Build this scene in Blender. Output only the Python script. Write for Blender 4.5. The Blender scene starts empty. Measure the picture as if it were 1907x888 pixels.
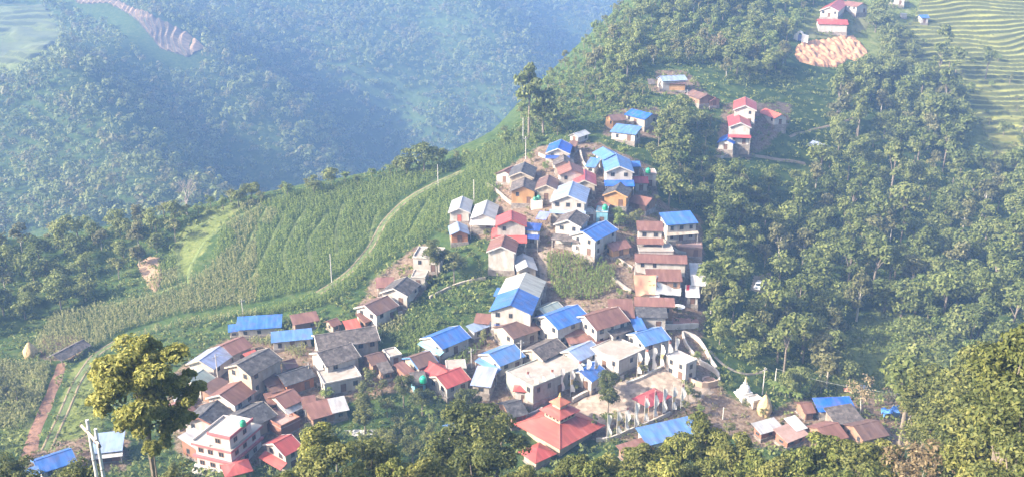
import bpy, bmesh, math, random
import numpy as np
from mathutils import Vector, Matrix
R = math.radians
rng = np.random.default_rng(7)
random.seed(7)
sc = bpy.context.scene
COL = sc.collection

# ------------------------------------------------------------------ camera
CAMZ, PITCH, FPX = 100.0, R(20.0), 1800.0
CX, CY = 953.5, 444.0
cp, sp_ = math.cos(PITCH), math.sin(PITCH)

def rays(P):
    """photo-frame directions -> world view rays (z-depth 1)"""
    P = np.atleast_2d(np.asarray(P, float))
    u = (P[:, 0] - CX) / FPX
    v = (CY - P[:, 1]) / FPX
    return np.stack([u, cp + v * sp_, -sp_ + v * cp], 1)

def world(px, py, s):
    d = rays((px, py))[0] * (FPX / s)
    return np.array([d[0], d[1], d[2] + CAMZ])

def project(X):
    X = np.atleast_2d(X)
    x, y, z = X[:, 0], X[:, 1], X[:, 2] - CAMZ
    zd = y * cp - z * sp_
    yc = y * sp_ + z * cp
    zd_ = np.where(zd > 1, zd, 1)
    return np.stack([CX + FPX * x / zd_, CY - FPX * yc / zd_, zd], 1)

# ------------------------------------------------------------------ noise
_perm = np.random.default_rng(3).random((256, 256))
def vnoise(x, y):
    xi, yi = np.floor(x).astype(int), np.floor(y).astype(int)
    fx, fy = x - xi, y - yi
    fx = fx * fx * (3 - 2 * fx); fy = fy * fy * (3 - 2 * fy)
    g = lambda a, b: _perm[a & 255, b & 255]
    return ((g(xi, yi) * (1 - fx) + g(xi + 1, yi) * fx) * (1 - fy) +
            (g(xi, yi + 1) * (1 - fx) + g(xi + 1, yi + 1) * fx) * fy) - .5
def fbm(x, y, o=3):
    return sum(vnoise(x * 2 ** k + 17 * k, y * 2 ** k + 5 * k) / 2 ** k for k in range(o))

# ------------------------------------------------------------------ terrain height
NEAR = [  # photo point and local scale (pixels per metre) of the ridge the village stands on
 (0,880,9.8),(400,880,9.6),(953,880,9.6),(1400,880,9.5),(1907,880,9.3),
 (0,800,9.0),(300,800,9.0),(600,790,9.0),(953,790,9.0),(1300,780,8.9),(1600,790,8.9),(1850,790,8.8),
 (0,720,8.3),(200,720,8.4),(450,710,8.55),(750,710,8.5),(1050,710,8.5),(1250,700,8.45),(1450,710,8.2),
 (0,650,7.6),(200,640,7.6),(500,640,7.9),(750,640,8.05),(1000,640,8.1),(1250,630,8.0),(1420,650,7.7),(1600,690,7.6),(1750,700,7.6),(1907,700,7.6),
 (100,560,6.9),(300,560,7.1),(550,560,7.4),(800,560,7.6),(1000,560,7.6),(1200,550,7.55),(1400,560,7.0),(1600,590,6.8),(1800,590,6.8),(1950,590,6.8),
 (300,490,6.6),(600,480,6.85),(850,470,7.1),(1000,470,7.2),(1200,470,7.15),(1350,470,6.5),(1500,480,6.2),(1700,470,6.0),(1907,470,6.0),
 (60,470,6.35),(220,440,6.25),(380,400,6.15),(560,365,6.05),(700,340,5.95),(850,310,5.85),(960,262,5.75),
 (700,420,6.5),(880,390,6.65),(1050,390,6.8),(1200,400,6.7),(1330,390,6.1),(1500,380,5.65),(1700,370,5.4),(1907,370,5.3),
 (1000,310,6.25),(1120,300,6.2),(1250,310,5.95),(1400,290,5.5),(1600,290,5.1),(1800,290,4.9),(1950,280,4.85),
 (1080,235,5.65),(1200,215,5.5),(1400,220,5.3),(1600,220,4.75),(1800,210,4.5),(1950,200,4.4),
 (1050,180,5.2),(1220,160,5.15),(1400,140,4.75),(1600,140,4.4),(1800,130,4.2),(1950,120,4.1),
 (1110,110,4.75),(1250,80,4.55),(1400,70,4.3),(1550,70,4.1),(1700,60,3.95),(1880,40,3.8),
 (1165,55,4.45),(1210,5,4.2),(1350,0,4.0),(1550,10,3.85),(1700,5,3.75),(1907,-20,3.55),
 (1260,-55,3.9),(1500,-55,3.6),(1800,-70,3.4),(-150,800,9.0),(-150,640,7.5),(-200,500,6.6),
]
CRESTN = [(-250,440,6.3),(-60,450,6.3),(60,455,6.3),(220,428,6.2),(380,388,6.1),(560,352,6.0),(700,327,5.9),(850,296,5.8),(960,246,5.65),
          (1040,165,5.1),(1105,95,4.7),(1160,42,4.4),(1205,-8,4.15),(1262,-70,3.85)]
pts = [world(*c) for c in NEAR + CRESTN]
for c in CRESTN:                      # behind the crest the hillside drops to the valley
    p = world(*c)
    d = np.array([p[0] - 30, p[1], 0.0]); d /= np.linalg.norm(d)
    d = d + np.array([-.55, 0, 0]); d /= np.linalg.norm(d)
    pts.append(p + d * 60 + np.array([0, 0, -34]))
    pts.append(p + d * 150 + np.array([0, 0, -95]))
    pts.append(p + d * 300 + np.array([0, 0, -170]))
for x in (-320, -120, -40, 0, 40, 120, 320):   # the hillside the photographer stands on
    pts += [np.array([x, -60, 128.]), np.array([x, 0, 95.]), np.array([x, 62, 50.]), np.array([x, 100, 25. ]), np.array([x, 132, 4.])]
for x, y, z in ((300, 700, 20), (120, 720, -10), (450, 620, 30), (520, 400, 10), (480, 250, 0), (400, 150, 0), (0, 760, -90), (-380, 200, -30), (-380, 100, 0)):
    pts.append(np.array([x, y, float(z)]))
pts = np.array(pts)
SC_ = 100.0
def _tps_fit(p):
    n = len(p); X = p[:, :2] / SC_
    r2 = ((X[:, None] - X[None]) ** 2).sum(-1)
    K = np.where(r2 > 0, .5 * r2 * np.log(np.maximum(r2, 1e-12)), 0) + np.eye(n) * 0.004
    Pm = np.hstack([np.ones((n, 1)), X])
    A = np.block([[K, Pm], [Pm.T, np.zeros((3, 3))]])
    return X, np.linalg.solve(A, np.concatenate([p[:, 2], np.zeros(3)]))
TX, TC = _tps_fit(pts)
def near_z(x, y):
    sh = x.shape; q = np.stack([x.ravel(), y.ravel()], 1) / SC_
    out = np.empty(len(q))
    for i in range(0, len(q), 20000):
        b = q[i:i + 20000]
        r2 = ((b[:, None] - TX[None]) ** 2).sum(-1)
        K = .5 * r2 * np.log(np.maximum(r2, 1e-12))
        out[i:i + 20000] = K @ TC[:-3] + TC[-3] + b @ TC[-2:]
    return out.reshape(sh)

FAR = [  # far hills across the valley: photo points with scale
 (-220,440,3.4),(0,440,3.4),(150,425,3.45),(300,405,3.5),(-220,300,3.0),(0,300,2.95),(150,300,3.0),(270,330,3.2),(0,180,2.6),(100,220,2.75),(-220,160,2.5),(200,250,2.85),
 (60,95,2.4),(150,130,2.6),(220,178,2.59),(290,228,2.58),(345,275,2.57),(395,325,2.56),(450,400,2.55),
 (150,95,2.3),(230,158,2.36),(300,205,2.38),(370,262,2.4),(440,335,2.42),(500,410,2.45),
 (300,130,2.2),(400,200,2.28),(450,260,2.34),(520,330,2.4),(600,330,2.38),(560,270,2.3),(250,90,2.12),(160,60,2.05),(60,40,2.0),(620,400,2.5),
 (200,6,1.95),(290,40,2.02),(370,88,2.08),(430,112,2.08),(480,140,2.08),(530,170,2.07),(580,205,2.07),(630,258,2.06),(668,312,2.05),(710,380,2.05),
 (380,0,1.65),(446,18,1.68),(508,62,1.72),(578,112,1.75),(630,165,1.77),(690,230,1.79),(748,300,1.81),(790,370,1.96),
 (600,20,1.6),(700,50,1.62),(800,60,1.62),(660,120,1.75),(750,150,1.76),(850,150,1.74),(780,230,1.84),(880,230,1.82),(950,200,1.8),(860,290,1.92),(960,290,1.9),(940,120,1.72),
 (820,-50,1.42),(880,-5,1.58),(945,50,1.62),(1010,125,1.65),(1060,190,1.67),(1100,260,1.68),
 (945,-40,1.3),(1015,30,1.36),(1075,90,1.39),(1115,150,1.41),(1155,220,1.43),
 (1060,-30,1.2),(1130,10,1.25),(1180,60,1.3),(1240,150,1.38),(1120,80,1.38),
 (-300,60,2.1),(-300,-90,1.6),(0,-120,1.5),(300,-120,1.4),(600,-150,1.2),(850,-170,1.05),(1150,-120,1.0),(500,-60,1.45),(720,-60,1.38)]
fpts = [world(*c) for c in FAR] + [np.array(v, float) for v in ((300,900,-150),(500,700,-160),(600,1250,-60),(120,560,-150),(0,480,-140),(-420,480,-100),(-700,700,-40),(-800,1100,20),(0,1800,30),(-700,1700,60),(700,1800,30),(900,900,-60))]
fpts = np.array(fpts)
FX, FC_ = _tps_fit(fpts)
def far_z(x, y):
    sh = x.shape; q = np.stack([x.ravel(), y.ravel()], 1) / SC_; out = np.empty(len(q))
    for i in range(0, len(q), 20000):
        b = q[i:i + 20000]; r2 = ((b[:, None] - FX[None]) ** 2).sum(-1)
        out[i:i + 20000] = (.5 * r2 * np.log(np.maximum(r2, 1e-12))) @ FC_[:-3] + FC_[-3] + b @ FC_[-2:]
    z = out.reshape(sh) + 12 * fbm(x * .012 + 3, y * .012, 4)
    return np.clip(z, -260, 130)

def axis(fine0, fine1, step, lo, hi, g=1.07, mx=22):
    a = list(np.arange(fine0, fine1 + .01, step)); s = step
    while a[-1] < hi: s = min(s * g, mx); a.append(a[-1] + s)
    s = step; b = []
    c = fine0
    while c > lo: s = min(s * g, mx); c -= s; b.append(c)
    return np.array(b[::-1] + a)
GX = axis(-170, 240, 1.5, -1050, 1050, 1.05, 12)
GY = axis(130, 420, 1.5, -60, 1900, 1.04, 12)
MX, MY = np.meshgrid(GX, GY)
nz = near_z(MX, MY)
rr = np.hypot(MX, MY)
nz = nz - np.clip(np.abs(MX) - 420, 0, None) * .3 - np.clip(MY - 640, 0, None) * .45
fz = far_z(MX, MY)
fz = np.where(MY < 430, fz - (430 - MY) * 3, fz)
GZ = np.maximum(nz, fz)
GZ += .5 * fbm(MX * .12, MY * .12, 2) * np.clip((MY - 120) / 40, 0, 1)
def terr(x, y):
    x = np.asarray(x, float); y = np.asarray(y, float)
    i = np.clip(np.searchsorted(GX, x) - 1, 0, len(GX) - 2); j = np.clip(np.searchsorted(GY, y) - 1, 0, len(GY) - 2)
    u = np.clip((x - GX[i]) / (GX[i + 1] - GX[i]), 0, 1); v = np.clip((y - GY[j]) / (GY[j + 1] - GY[j]), 0, 1)
    return (GZ[j, i] * (1 - u) + GZ[j, i + 1] * u) * (1 - v) + (GZ[j + 1, i] * (1 - u) + GZ[j + 1, i + 1] * u) * v
FARM = fz > nz
def is_far(x, y):
    return FARM[np.clip(np.searchsorted(GY, y) - 1, 0, len(GY) - 1), np.clip(np.searchsorted(GX, x) - 1, 0, len(GX) - 1)]
TS = np.concatenate([np.arange(60, 480, 1.2), np.arange(480, 1700, 4)])
def unproj(P, h=0.0, tmin=0):
    """first place where the view ray comes within h of the ground"""
    D = rays(P); n = len(D); out = np.full((n, 3), np.nan)
    ts = TS[TS >= tmin]
    for k in range(0, n, 2000):
        d = D[k:k + 2000]
        X = d[:, None, :] * ts[None, :, None]
        z = X[..., 2] + CAMZ
        g = z - terr(X[..., 0], X[..., 1]) - h
        hit = g < 0
        i = np.argmax(hit, 1); ok = hit.any(1) & (i > 0)
        r_ = np.arange(len(d)); i0 = np.maximum(i - 1, 0)
        g0, g1 = g[r_, i0], g[r_, i]
        f = np.where(ok, g0 / np.where(np.abs(g0 - g1) < 1e-9, 1, g0 - g1), 0)
        t = ts[i0] + f * (ts[i] - ts[i0])
        Y = d * t[:, None]; Y[:, 2] += CAMZ
        Y[~ok] = np.nan
        out[k:k + 2000] = Y
    return out
def pt(px, py, h=0.0):
    return unproj([(px, py)], h)[0]
def inpoly(P, poly):
    P = np.atleast_2d(P); x, y = P[:, 0], P[:, 1]
    poly = np.asarray(poly, float); c = np.zeros(len(P), bool)
    x0, y0 = poly[:, 0], poly[:, 1]; x1, y1 = np.roll(x0, -1), np.roll(y0, -1)
    for a, b, e, f in zip(x0, y0, x1, y1):
        if b == f: continue
        m = ((b > y) != (f > y)) & (x < (e - a) * (y - b) / (f - b) + a)
        c ^= m
    return c
# ------------------------------------------------------------------ materials
def newmat(name):
    m = bpy.data.materials.new(name); m.use_nodes = True
    nt = m.node_tree; b = nt.nodes['Principled BSDF']
    return m, nt, b
def N(nt, t, **kw):
    n = nt.nodes.new(t)
    for k, v in kw.items(): setattr(n, k, v)
    return n
def rgba(c): return (c[0], c[1], c[2], 1)
def noise(nt, scale, detail=3, coord='Object', rough=.55, vec=None):
    n = N(nt, 'ShaderNodeTexNoise'); n.inputs['Scale'].default_value = scale; n.inputs['Detail'].default_value = detail
    n.inputs['Roughness'].default_value = rough
    if vec is None:
        tc = N(nt, 'ShaderNodeTexCoord'); nt.links.new(tc.outputs[coord], n.inputs['Vector'])
    else: nt.links.new(vec, n.inputs['Vector'])
    return n
def ramp(nt, src, stops):
    r = N(nt, 'ShaderNodeValToRGB'); el = r.color_ramp.elements
    while len(el) < len(stops): el.new(.5)
    for e, (p, c) in zip(el, stops): e.position = p; e.color = rgba(c)
    nt.links.new(src, r.inputs['Fac']); return r.outputs['Color']
def mix(nt, f, a, b, mode='MIX'):
    m = N(nt, 'ShaderNodeMix', data_type='RGBA', blend_type=mode)
    if isinstance(f, (int, float)): m.inputs[0].default_value = f
    else: nt.links.new(f, m.inputs[0])
    for i, c in ((6, a), (7, b)):
        if isinstance(c, (tuple, list)): m.inputs[i].default_value = rgba(c)
        else: nt.links.new(c, m.inputs[i])
    return m.outputs[2]
MATS = {}
def cached(f):
    def g(*a):
        k = (f.__name__,) + a
        if k not in MATS: MATS[k] = f(*a)
        return MATS[k]
    return g
@cached
def m_tin(c, rust=.25, rough=.42):
    """painted corrugated sheet: ribs run down the slope, sheets differ a little, rust stains"""
    m, nt, b = newmat('painted_tin')
    tc = N(nt, 'ShaderNodeTexCoord'); oi = N(nt, 'ShaderNodeObjectInfo')
    mp = N(nt, 'ShaderNodeMapping'); mp.inputs['Scale'].default_value = (1.15, .22, .22)
    off = N(nt, 'ShaderNodeVectorMath', operation='ADD')
    nt.links.new(tc.outputs['Object'], off.inputs[0]); nt.links.new(oi.outputs['Location'], off.inputs[1])
    nt.links.new(off.outputs[0], mp.inputs['Vector'])
    n1 = noise(nt, 1.0, 2, vec=mp.outputs[0]); n2 = noise(nt, .55, 5, vec=off.outputs[0], rough=.65)
    light = tuple(min(1, x * 1.18 + .03) for x in c); dark = tuple(x * .74 for x in c)
    col = ramp(nt, n1.outputs['Fac'], [(.3, dark), (.52, c), (.75, light)])
    fac = ramp(nt, n2.outputs['Fac'], [(.46, (0, 0, 0)), (.7, (rust,) * 3)])
    col = mix(nt, fac, col, (.20, .105, .06))
    nt.links.new(col, b.inputs['Base Color'])
    w = N(nt, 'ShaderNodeTexWave', wave_type='BANDS', bands_direction='X'); w.inputs['Scale'].default_value = 1.6
    nt.links.new(tc.outputs['Object'], w.inputs['Vector'])
    bp = N(nt, 'ShaderNodeBump'); bp.inputs['Strength'].default_value = .35; bp.inputs['Distance'].default_value = .05
    nt.links.new(w.outputs['Fac'], bp.inputs['Height']); nt.links.new(bp.outputs[0], b.inputs['Normal'])
    b.inputs['Roughness'].default_value = rough
    return m
@cached
def m_slate(c):
    m, nt, b = newmat('weathered_roofing')
    tc = N(nt, 'ShaderNodeTexCoord'); oi = N(nt, 'ShaderNodeObjectInfo')
    off = N(nt, 'ShaderNodeVectorMath', operation='ADD')
    nt.links.new(tc.outputs['Object'], off.inputs[0]); nt.links.new(oi.outputs['Location'], off.inputs[1])
    v = N(nt, 'ShaderNodeTexVoronoi'); v.inputs['Scale'].default_value = 1.7; nt.links.new(off.outputs[0], v.inputs['Vector'])
    n1 = noise(nt, .8, 5, vec=off.outputs[0], rough=.7)
    col = ramp(nt, n1.outputs['Fac'], [(.3, tuple(x * .6 for x in c)), (.5, c), (.72, tuple(min(1, x * 1.5 + .03) for x in c))])
    bw = N(nt, 'ShaderNodeRGBToBW'); nt.links.new(v.outputs['Color'], bw.inputs[0])
    col = mix(nt, .45, col, bw.outputs[0], 'OVERLAY')
    hs = N(nt, 'ShaderNodeHueSaturation'); hs.inputs['Saturation'].default_value = .75
    nt.links.new(col, hs.inputs['Color'])
    nt.links.new(hs.outputs[0], b.inputs['Base Color']); b.inputs['Roughness'].default_value = .85
    bp = N(nt, 'ShaderNodeBump'); bp.inputs['Strength'].default_value = .5; bp.inputs['Distance'].default_value = .08
    nt.links.new(v.outputs['Distance'], bp.inputs['Height']); nt.links.new(bp.outputs[0], b.inputs['Normal'])
    return m
@cached
def m_wall(c, dirt=.62, scale=.7):
    m, nt, b = newmat('plastered_wall')
    tc = N(nt, 'ShaderNodeTexCoord'); oi = N(nt, 'ShaderNodeObjectInfo')
    off = N(nt, 'ShaderNodeVectorMath', operation='ADD')
    nt.links.new(tc.outputs['Object'], off.inputs[0]); nt.links.new(oi.outputs['Location'], off.inputs[1])
    mp = N(nt, 'ShaderNodeMapping'); mp.inputs['Scale'].default_value = (1, 1, .45); nt.links.new(off.outputs[0], mp.inputs['Vector'])
    n1 = noise(nt, scale, 6, vec=mp.outputs[0], rough=.68)
    d = tuple(x * y for x, y in zip(c, (.58, .5, .42)))
    col = ramp(nt, n1.outputs['Fac'], [(.40, tuple(x * (1 - dirt) + y * dirt for x, y in zip(c, d))), (.64, c)])
    nt.links.new(col, b.inputs['Base Color']); b.inputs['Roughness'].default_value = .9
    return m
@cached
def m_plain(c, rough=.7, metal=0.0):
    m, nt, b = newmat('plain_surface')
    n1 = noise(nt, 1.3, 4)
    col = ramp(nt, n1.outputs['Fac'], [(.3, tuple(x * .82 for x in c)), (.7, tuple(min(1, x * 1.1) for x in c))])
    nt.links.new(col, b.inputs['Base Color']); b.inputs['Roughness'].default_value = rough; b.inputs['Metallic'].default_value = metal
    return m
@cached
def m_stone(c, scale=2.2):
    m, nt, b = newmat('rubble_stone')
    tc = N(nt, 'ShaderNodeTexCoord'); v = N(nt, 'ShaderNodeTexVoronoi'); v.inputs['Scale'].default_value = scale
    nt.links.new(tc.outputs['Object'], v.inputs['Vector'])
    n1 = noise(nt, .6, 5)
    col = ramp(nt, n1.outputs['Fac'], [(.3, tuple(x * .6 for x in c)), (.7, tuple(min(1, x * 1.25) for x in c))])
    bw = N(nt, 'ShaderNodeRGBToBW'); nt.links.new(v.outputs['Color'], bw.inputs[0])
    col = mix(nt, .4, col, bw.outputs[0], 'SOFT_LIGHT')
    nt.links.new(col, b.inputs['Base Color']); b.inputs['Roughness'].default_value = .95
    bp = N(nt, 'ShaderNodeBump'); bp.inputs['Strength'].default_value = .6; bp.inputs['Distance'].default_value = .1
    nt.links.new(v.outputs['Distance'], bp.inputs['Height']); nt.links.new(bp.outputs[0], b.inputs['Normal'])
    return m
@cached
def m_leaf(c1, c2, c3, transl=.28):
    """leaves: every leaf (mesh island) and every plant its own tone"""
    m, nt, b = newmat('leaves')
    g = N(nt, 'ShaderNodeNewGeometry'); oi = N(nt, 'ShaderNodeObjectInfo')
    n1 = noise(nt, .45, 2)
    a = N(nt, 'ShaderNodeMath', operation='MULTIPLY'); a.inputs[1].default_value = .45
    nt.links.new(g.outputs['Random Per Island'], a.inputs[0])
    a2 = N(nt, 'ShaderNodeMath', operation='MULTIPLY_ADD'); a2.inputs[1].default_value = .3
    nt.links.new(oi.outputs['Random'], a2.inputs[0]); nt.links.new(a.outputs[0], a2.inputs[2])
    a3 = N(nt, 'ShaderNodeMath', operation='MULTIPLY_ADD'); a3.inputs[1].default_value = .4
    nt.links.new(n1.outputs['Fac'], a3.inputs[0]); nt.links.new(a2.outputs[0], a3.inputs[2])
    col = ramp(nt, a3.outputs[0], [(.2, c1), (.55, c2), (.95, c3)])
    nt.links.new(col, b.inputs['Base Color']); b.inputs['Roughness'].default_value = .6
    b.inputs['Specular IOR Level'].default_value = .25
    t = N(nt, 'ShaderNodeBsdfTranslucent'); nt.links.new(col, t.inputs['Color'])
    ms = N(nt, 'ShaderNodeMixShader'); ms.inputs[0].default_value = transl
    nt.links.new(b.outputs[0], ms.inputs[1]); nt.links.new(t.outputs[0], ms.inputs[2])
    nt.links.new(ms.outputs[0], nt.nodes['Material Output'].inputs['Surface'])
    return m
@cached
def m_glass():
    m, nt, b = newmat('window_glass'); b.inputs['Base Color'].default_value = (.03, .04, .05, 1); b.inputs['Roughness'].default_value = .15
    return m

# ------------------------------------------------------------------ mesh collecting
class MB:
    def __init__(s): s.v, s.f, s.m = [], [], []
    def add(s, vs, fs, mi=0):
        o = len(s.v); s.v += [tuple(map(float, p)) for p in vs]; s.f += [tuple(i + o for i in f) for f in fs]; s.m += [mi] * len(fs); return s
    def box(s, x0, x1, y0, y1, z0, z1, mi=0):
        vs = [(x, y, z) for z in (z0, z1) for y in (y0, y1) for x in (x0, x1)]
        return s.add(vs, [(0, 2, 3, 1), (4, 5, 7, 6), (0, 1, 5, 4), (2, 6, 7, 3), (0, 4, 6, 2), (1, 3, 7, 5)], mi)
    def hexa(s, b4, t4, mi=0):
        return s.add(list(b4) + list(t4), [(3, 2, 1, 0), (4, 5, 6, 7), (0, 1, 5, 4), (1, 2, 6, 5), (2, 3, 7, 6), (3, 0, 4, 7)], mi)
    def slab(s, q, t, mi=0):     # quad q (ccw from above) thickened downward
        q = [Vector(p) for p in q]; n = (q[1] - q[0]).cross(q[3] - q[0]).normalized()
        return s.hexa([p - n * t for p in q], q, mi)
    def tube(s, P, rad, n=7, mi=0, cap=True):
        P = [Vector(p) for p in P]; k = len(P); vs = []; fs = []
        if not hasattr(rad, '__len__'): rad = [rad] * k
        for i, p in enumerate(P):
            d = (P[min(i + 1, k - 1)] - P[max(i - 1, 0)]).normalized()
            a = d.orthogonal().normalized() if i == 0 else (a - d * a.dot(d)).normalized()
            b = d.cross(a)
            for j in range(n):
                t = 2 * math.pi * j / n
                vs.append(p + (a * math.cos(t) + b * math.sin(t)) * rad[i])
        for i in range(k - 1):
            for j in range(n):
                fs.append((i * n + j, i * n + (j + 1) % n, (i + 1) * n + (j + 1) % n, (i + 1) * n + j))
        if cap: fs += [tuple(range(n))[::-1], tuple(range((k - 1) * n, k * n))]
        return s.add(vs, fs, mi)
    def lathe(s, prof, n=16, c=(0, 0), mi=0):
        vs = []; fs = []; k = len(prof)
        for r, z in prof:
            for j in range(n):
                t = 2 * math.pi * j / n; vs.append((c[0] + r * math.cos(t), c[1] + r * math.sin(t), z))
        for i in range(k - 1):
            for j in range(n):
                fs.append((i * n + j, i * n + (j + 1) % n, (i + 1) * n + (j + 1) % n, (i + 1) * n + j))
        fs += [tuple(range(n))[::-1], tuple(range((k - 1) * n, k * n))]
        return s.add(vs, fs, mi)
    def mesh(s, name, mats):
        me = bpy.data.meshes.new(name); me.from_pydata(s.v, [], s.f)
        for m in (mats if isinstance(mats, (list, tuple)) else [mats]): me.materials.append(m)
        if any(s.m): me.polygons.foreach_set('material_index', s.m)
        me.update(); return me
    def obj(s, name, mats, parent=None): return link(s.mesh(name, mats), name, parent)
def link(me, name, parent=None, loc=None):
    o = bpy.data.objects.new(name, me); COL.objects.link(o)
    if parent is not None: o.parent = parent
    if loc is not None: o.location = loc
    return o
def fast_mesh(name, V, F, mats, smooth=False, mi=None):
    """numpy arrays -> mesh, F is (n,k)"""
    me = bpy.data.meshes.new(name); V = np.asarray(V, np.float32); F = np.asarray(F, np.int32); n, k = F.shape
    me.vertices.add(len(V)); me.vertices.foreach_set('co', V.ravel())
    me.loops.add(n * k); me.loops.foreach_set('vertex_index', F.ravel())
    me.polygons.add(n); me.polygons.foreach_set('loop_start', np.arange(0, n * k, k, dtype=np.int32))
    try: me.polygons.foreach_set('loop_total', np.full(n, k, np.int32))
    except Exception: pass
    for m in (mats if isinstance(mats, (list, tuple)) else [mats]): me.materials.append(m)
    if mi is not None: me.polygons.foreach_set('material_index', np.asarray(mi, np.int32))
    me.update(calc_edges=True)
    if smooth: me.polygons.foreach_set('use_smooth', np.ones(n, bool))
    return me
def tag(o, label=None, cat=None, group=None, kind=None):
    for k, v in (('label', label), ('category', cat), ('group', group), ('kind', kind)):
        if v: o[k] = v
    return o
def empty(name, loc, rz=0, label=None, cat=None, group=None):
    o = bpy.data.objects.new(name, None); COL.objects.link(o); o.location = loc; o.rotation_euler = (0, 0, rz)
    o.empty_display_size = .5
    return tag(o, label, cat, group)
FOOT = []      # footprints of what stands on the ground: x, y, heading, half length, half width
def near_foot(x, y, margin=0.0):
    x = np.asarray(x); y = np.asarray(y); bad = np.zeros(x.shape, bool)
    for fx, fy, a, hl, hw in FOOT:
        dx, dy = x - fx, y - fy; c, s = math.cos(a), math.sin(a)
        bad |= (np.abs(dx * c + dy * s) < hl + margin) & (np.abs(-dx * s + dy * c) < hw + margin)
    return bad
# ------------------------------------------------------------------ ground sheet
def zone_mask(polys_px, soft=3.0, near_only=True):
    """ground-type mask on the terrain grid from outlines given in the photo"""
    PR = project(np.stack([MX.ravel(), MY.ravel(), GZ.ravel()], 1))
    m = np.zeros(len(PR), bool)
    for q in polys_px: m |= inpoly(PR[:, :2], q)
    m &= PR[:, 2] > 20
    if near_only: m &= (nz >= fz).ravel()
    m = m.reshape(MX.shape).astype(float)
    for _ in range(int(soft)):
        m = (m + np.roll(m, 1, 0) + np.roll(m, -1, 0) + np.roll(m, 1, 1) + np.roll(m, -1, 1)) / 5
    return m
VILLAGE = [(300,760),(330,680),(420,628),(600,640),(760,665),(900,600),(930,540),(955,500),(915,450),(840,432),(838,405),(905,400),(926,360),(932,318),(1004,270),
           (1110,262),(1220,310),(1235,380),(1310,400),(1320,560),(1310,640),(1350,730),(1500,800),(1200,830),(950,800),(780,725),(620,760),(480,875),(330,850)]
BARE = [VILLAGE, [(650,590),(690,520),(780,450),(830,460),(800,540),(740,600)], [(1120,255),(1130,205),(1225,195),(1240,260)],
        [(1330,290),(1345,190),(1480,190),(1470,240),(1400,300)], [(1210,175),(1220,130),(1280,130),(1330,185)],
        [(1390,790),(1480,740),(1600,735),(1850,770),(1840,830),(1400,840)], [(60,672),(70,625),(160,620),(160,672)], [(40,880),(60,830),(240,790),(250,880)]]
GRASSY = [[(1560,640),(1640,560),(1720,560),(1720,740),(1560,740)], [(1600,0),(1720,0),(1907,0),(1930,330),(1850,330),(1760,260),(1690,170),(1600,100)],
          [(330,440),(390,385),(470,370),(400,430),(350,520),(330,520)], [(0,680),(90,680),(60,800),(0,880)], [(130,690),(180,650),(200,800),(80,850)],
          [(1480,60),(1520,10),(1620,10),(1700,40),(1600,80)]]
bare = zone_mask(BARE, 2); grassy = zone_mask(GRASSY, 3)
far_m = (fz > nz).astype(float)
farg = zone_mask([[(-60,10),(90,20),(120,60),(110,110),(60,150),(-60,150)]], 1, False) * far_m
nY, nX = MX.shape
idx = np.arange(nX * nY).reshape(nY, nX)
F = np.stack([idx[:-1, :-1], idx[:-1, 1:], idx[1:, 1:], idx[1:, :-1]], -1).reshape(-1, 4)
def m_ground():
    m, nt, b = newmat('ground_cover')
    at = N(nt, 'ShaderNodeAttribute', attribute_name='zone'); sp = N(nt, 'ShaderNodeSeparateColor'); nt.links.new(at.outputs['Color'], sp.inputs[0])
    tc = N(nt, 'ShaderNodeTexCoord')
    n1 = noise(nt, .35, 6, rough=.7); n2 = noise(nt, .06, 4); n3 = noise(nt, 1.4, 4, rough=.7)
    under = ramp(nt, n1.outputs['Fac'], [(.3, (.022, .045, .014)), (.5, (.05, .085, .025)), (.7, (.10, .12, .04))])
    grass = ramp(nt, n1.outputs['Fac'], [(.3, (.075, .10, .03)), (.52, (.14, .17, .05)), (.72, (.22, .22, .09))])
    soil = ramp(nt, n3.outputs['Fac'], [(.3, (.10, .068, .047)), (.5, (.19, .135, .095)), (.72, (.29, .235, .185))])
    def edge(ch):
        a = N(nt, 'ShaderNodeMath', operation='ADD'); nt.links.new(sp.outputs[ch], a.inputs[0])
        s_ = N(nt, 'ShaderNodeMath', operation='MULTIPLY_ADD'); s_.inputs[1].default_value = .9; s_.inputs[2].default_value = -.45
        nt.links.new(n1.outputs['Fac'], s_.inputs[0]); nt.links.new(s_.outputs[0], a.inputs[1])
        r = N(nt, 'ShaderNodeMapRange'); r.inputs[1].default_value = .4; r.inputs[2].default_value = .6
        nt.links.new(a.outputs[0], r.inputs[0]); return r.outputs[0]
    c = mix(nt, edge(1), under, grass); c = mix(nt, edge(0), c, soil)
    nt.links.new(c, b.inputs['Base Color']); b.inputs['Roughness'].default_value = 1; b.inputs['Specular IOR Level'].default_value = .1
    bp = N(nt, 'ShaderNodeBump'); bp.inputs['Strength'].default_value = .6; bp.inputs['Distance'].default_value = .4
    nt.links.new(n3.outputs['Fac'], bp.inputs['Height']); nt.links.new(bp.outputs[0], b.inputs['Normal'])
    return m
me = fast_mesh('terrain', np.stack([MX, MY, GZ], -1).reshape(-1, 3), F, m_ground(), True)
ca = me.color_attributes.new('zone', 'FLOAT_COLOR', 'POINT')
zc = np.stack([bare * .74, np.maximum(grassy, farg), far_m, np.ones_like(bare)], -1).reshape(-1).astype(np.float32)
ca.data.foreach_set('color', zc)
tag(link(me, 'terrain'), kind='structure')

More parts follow.
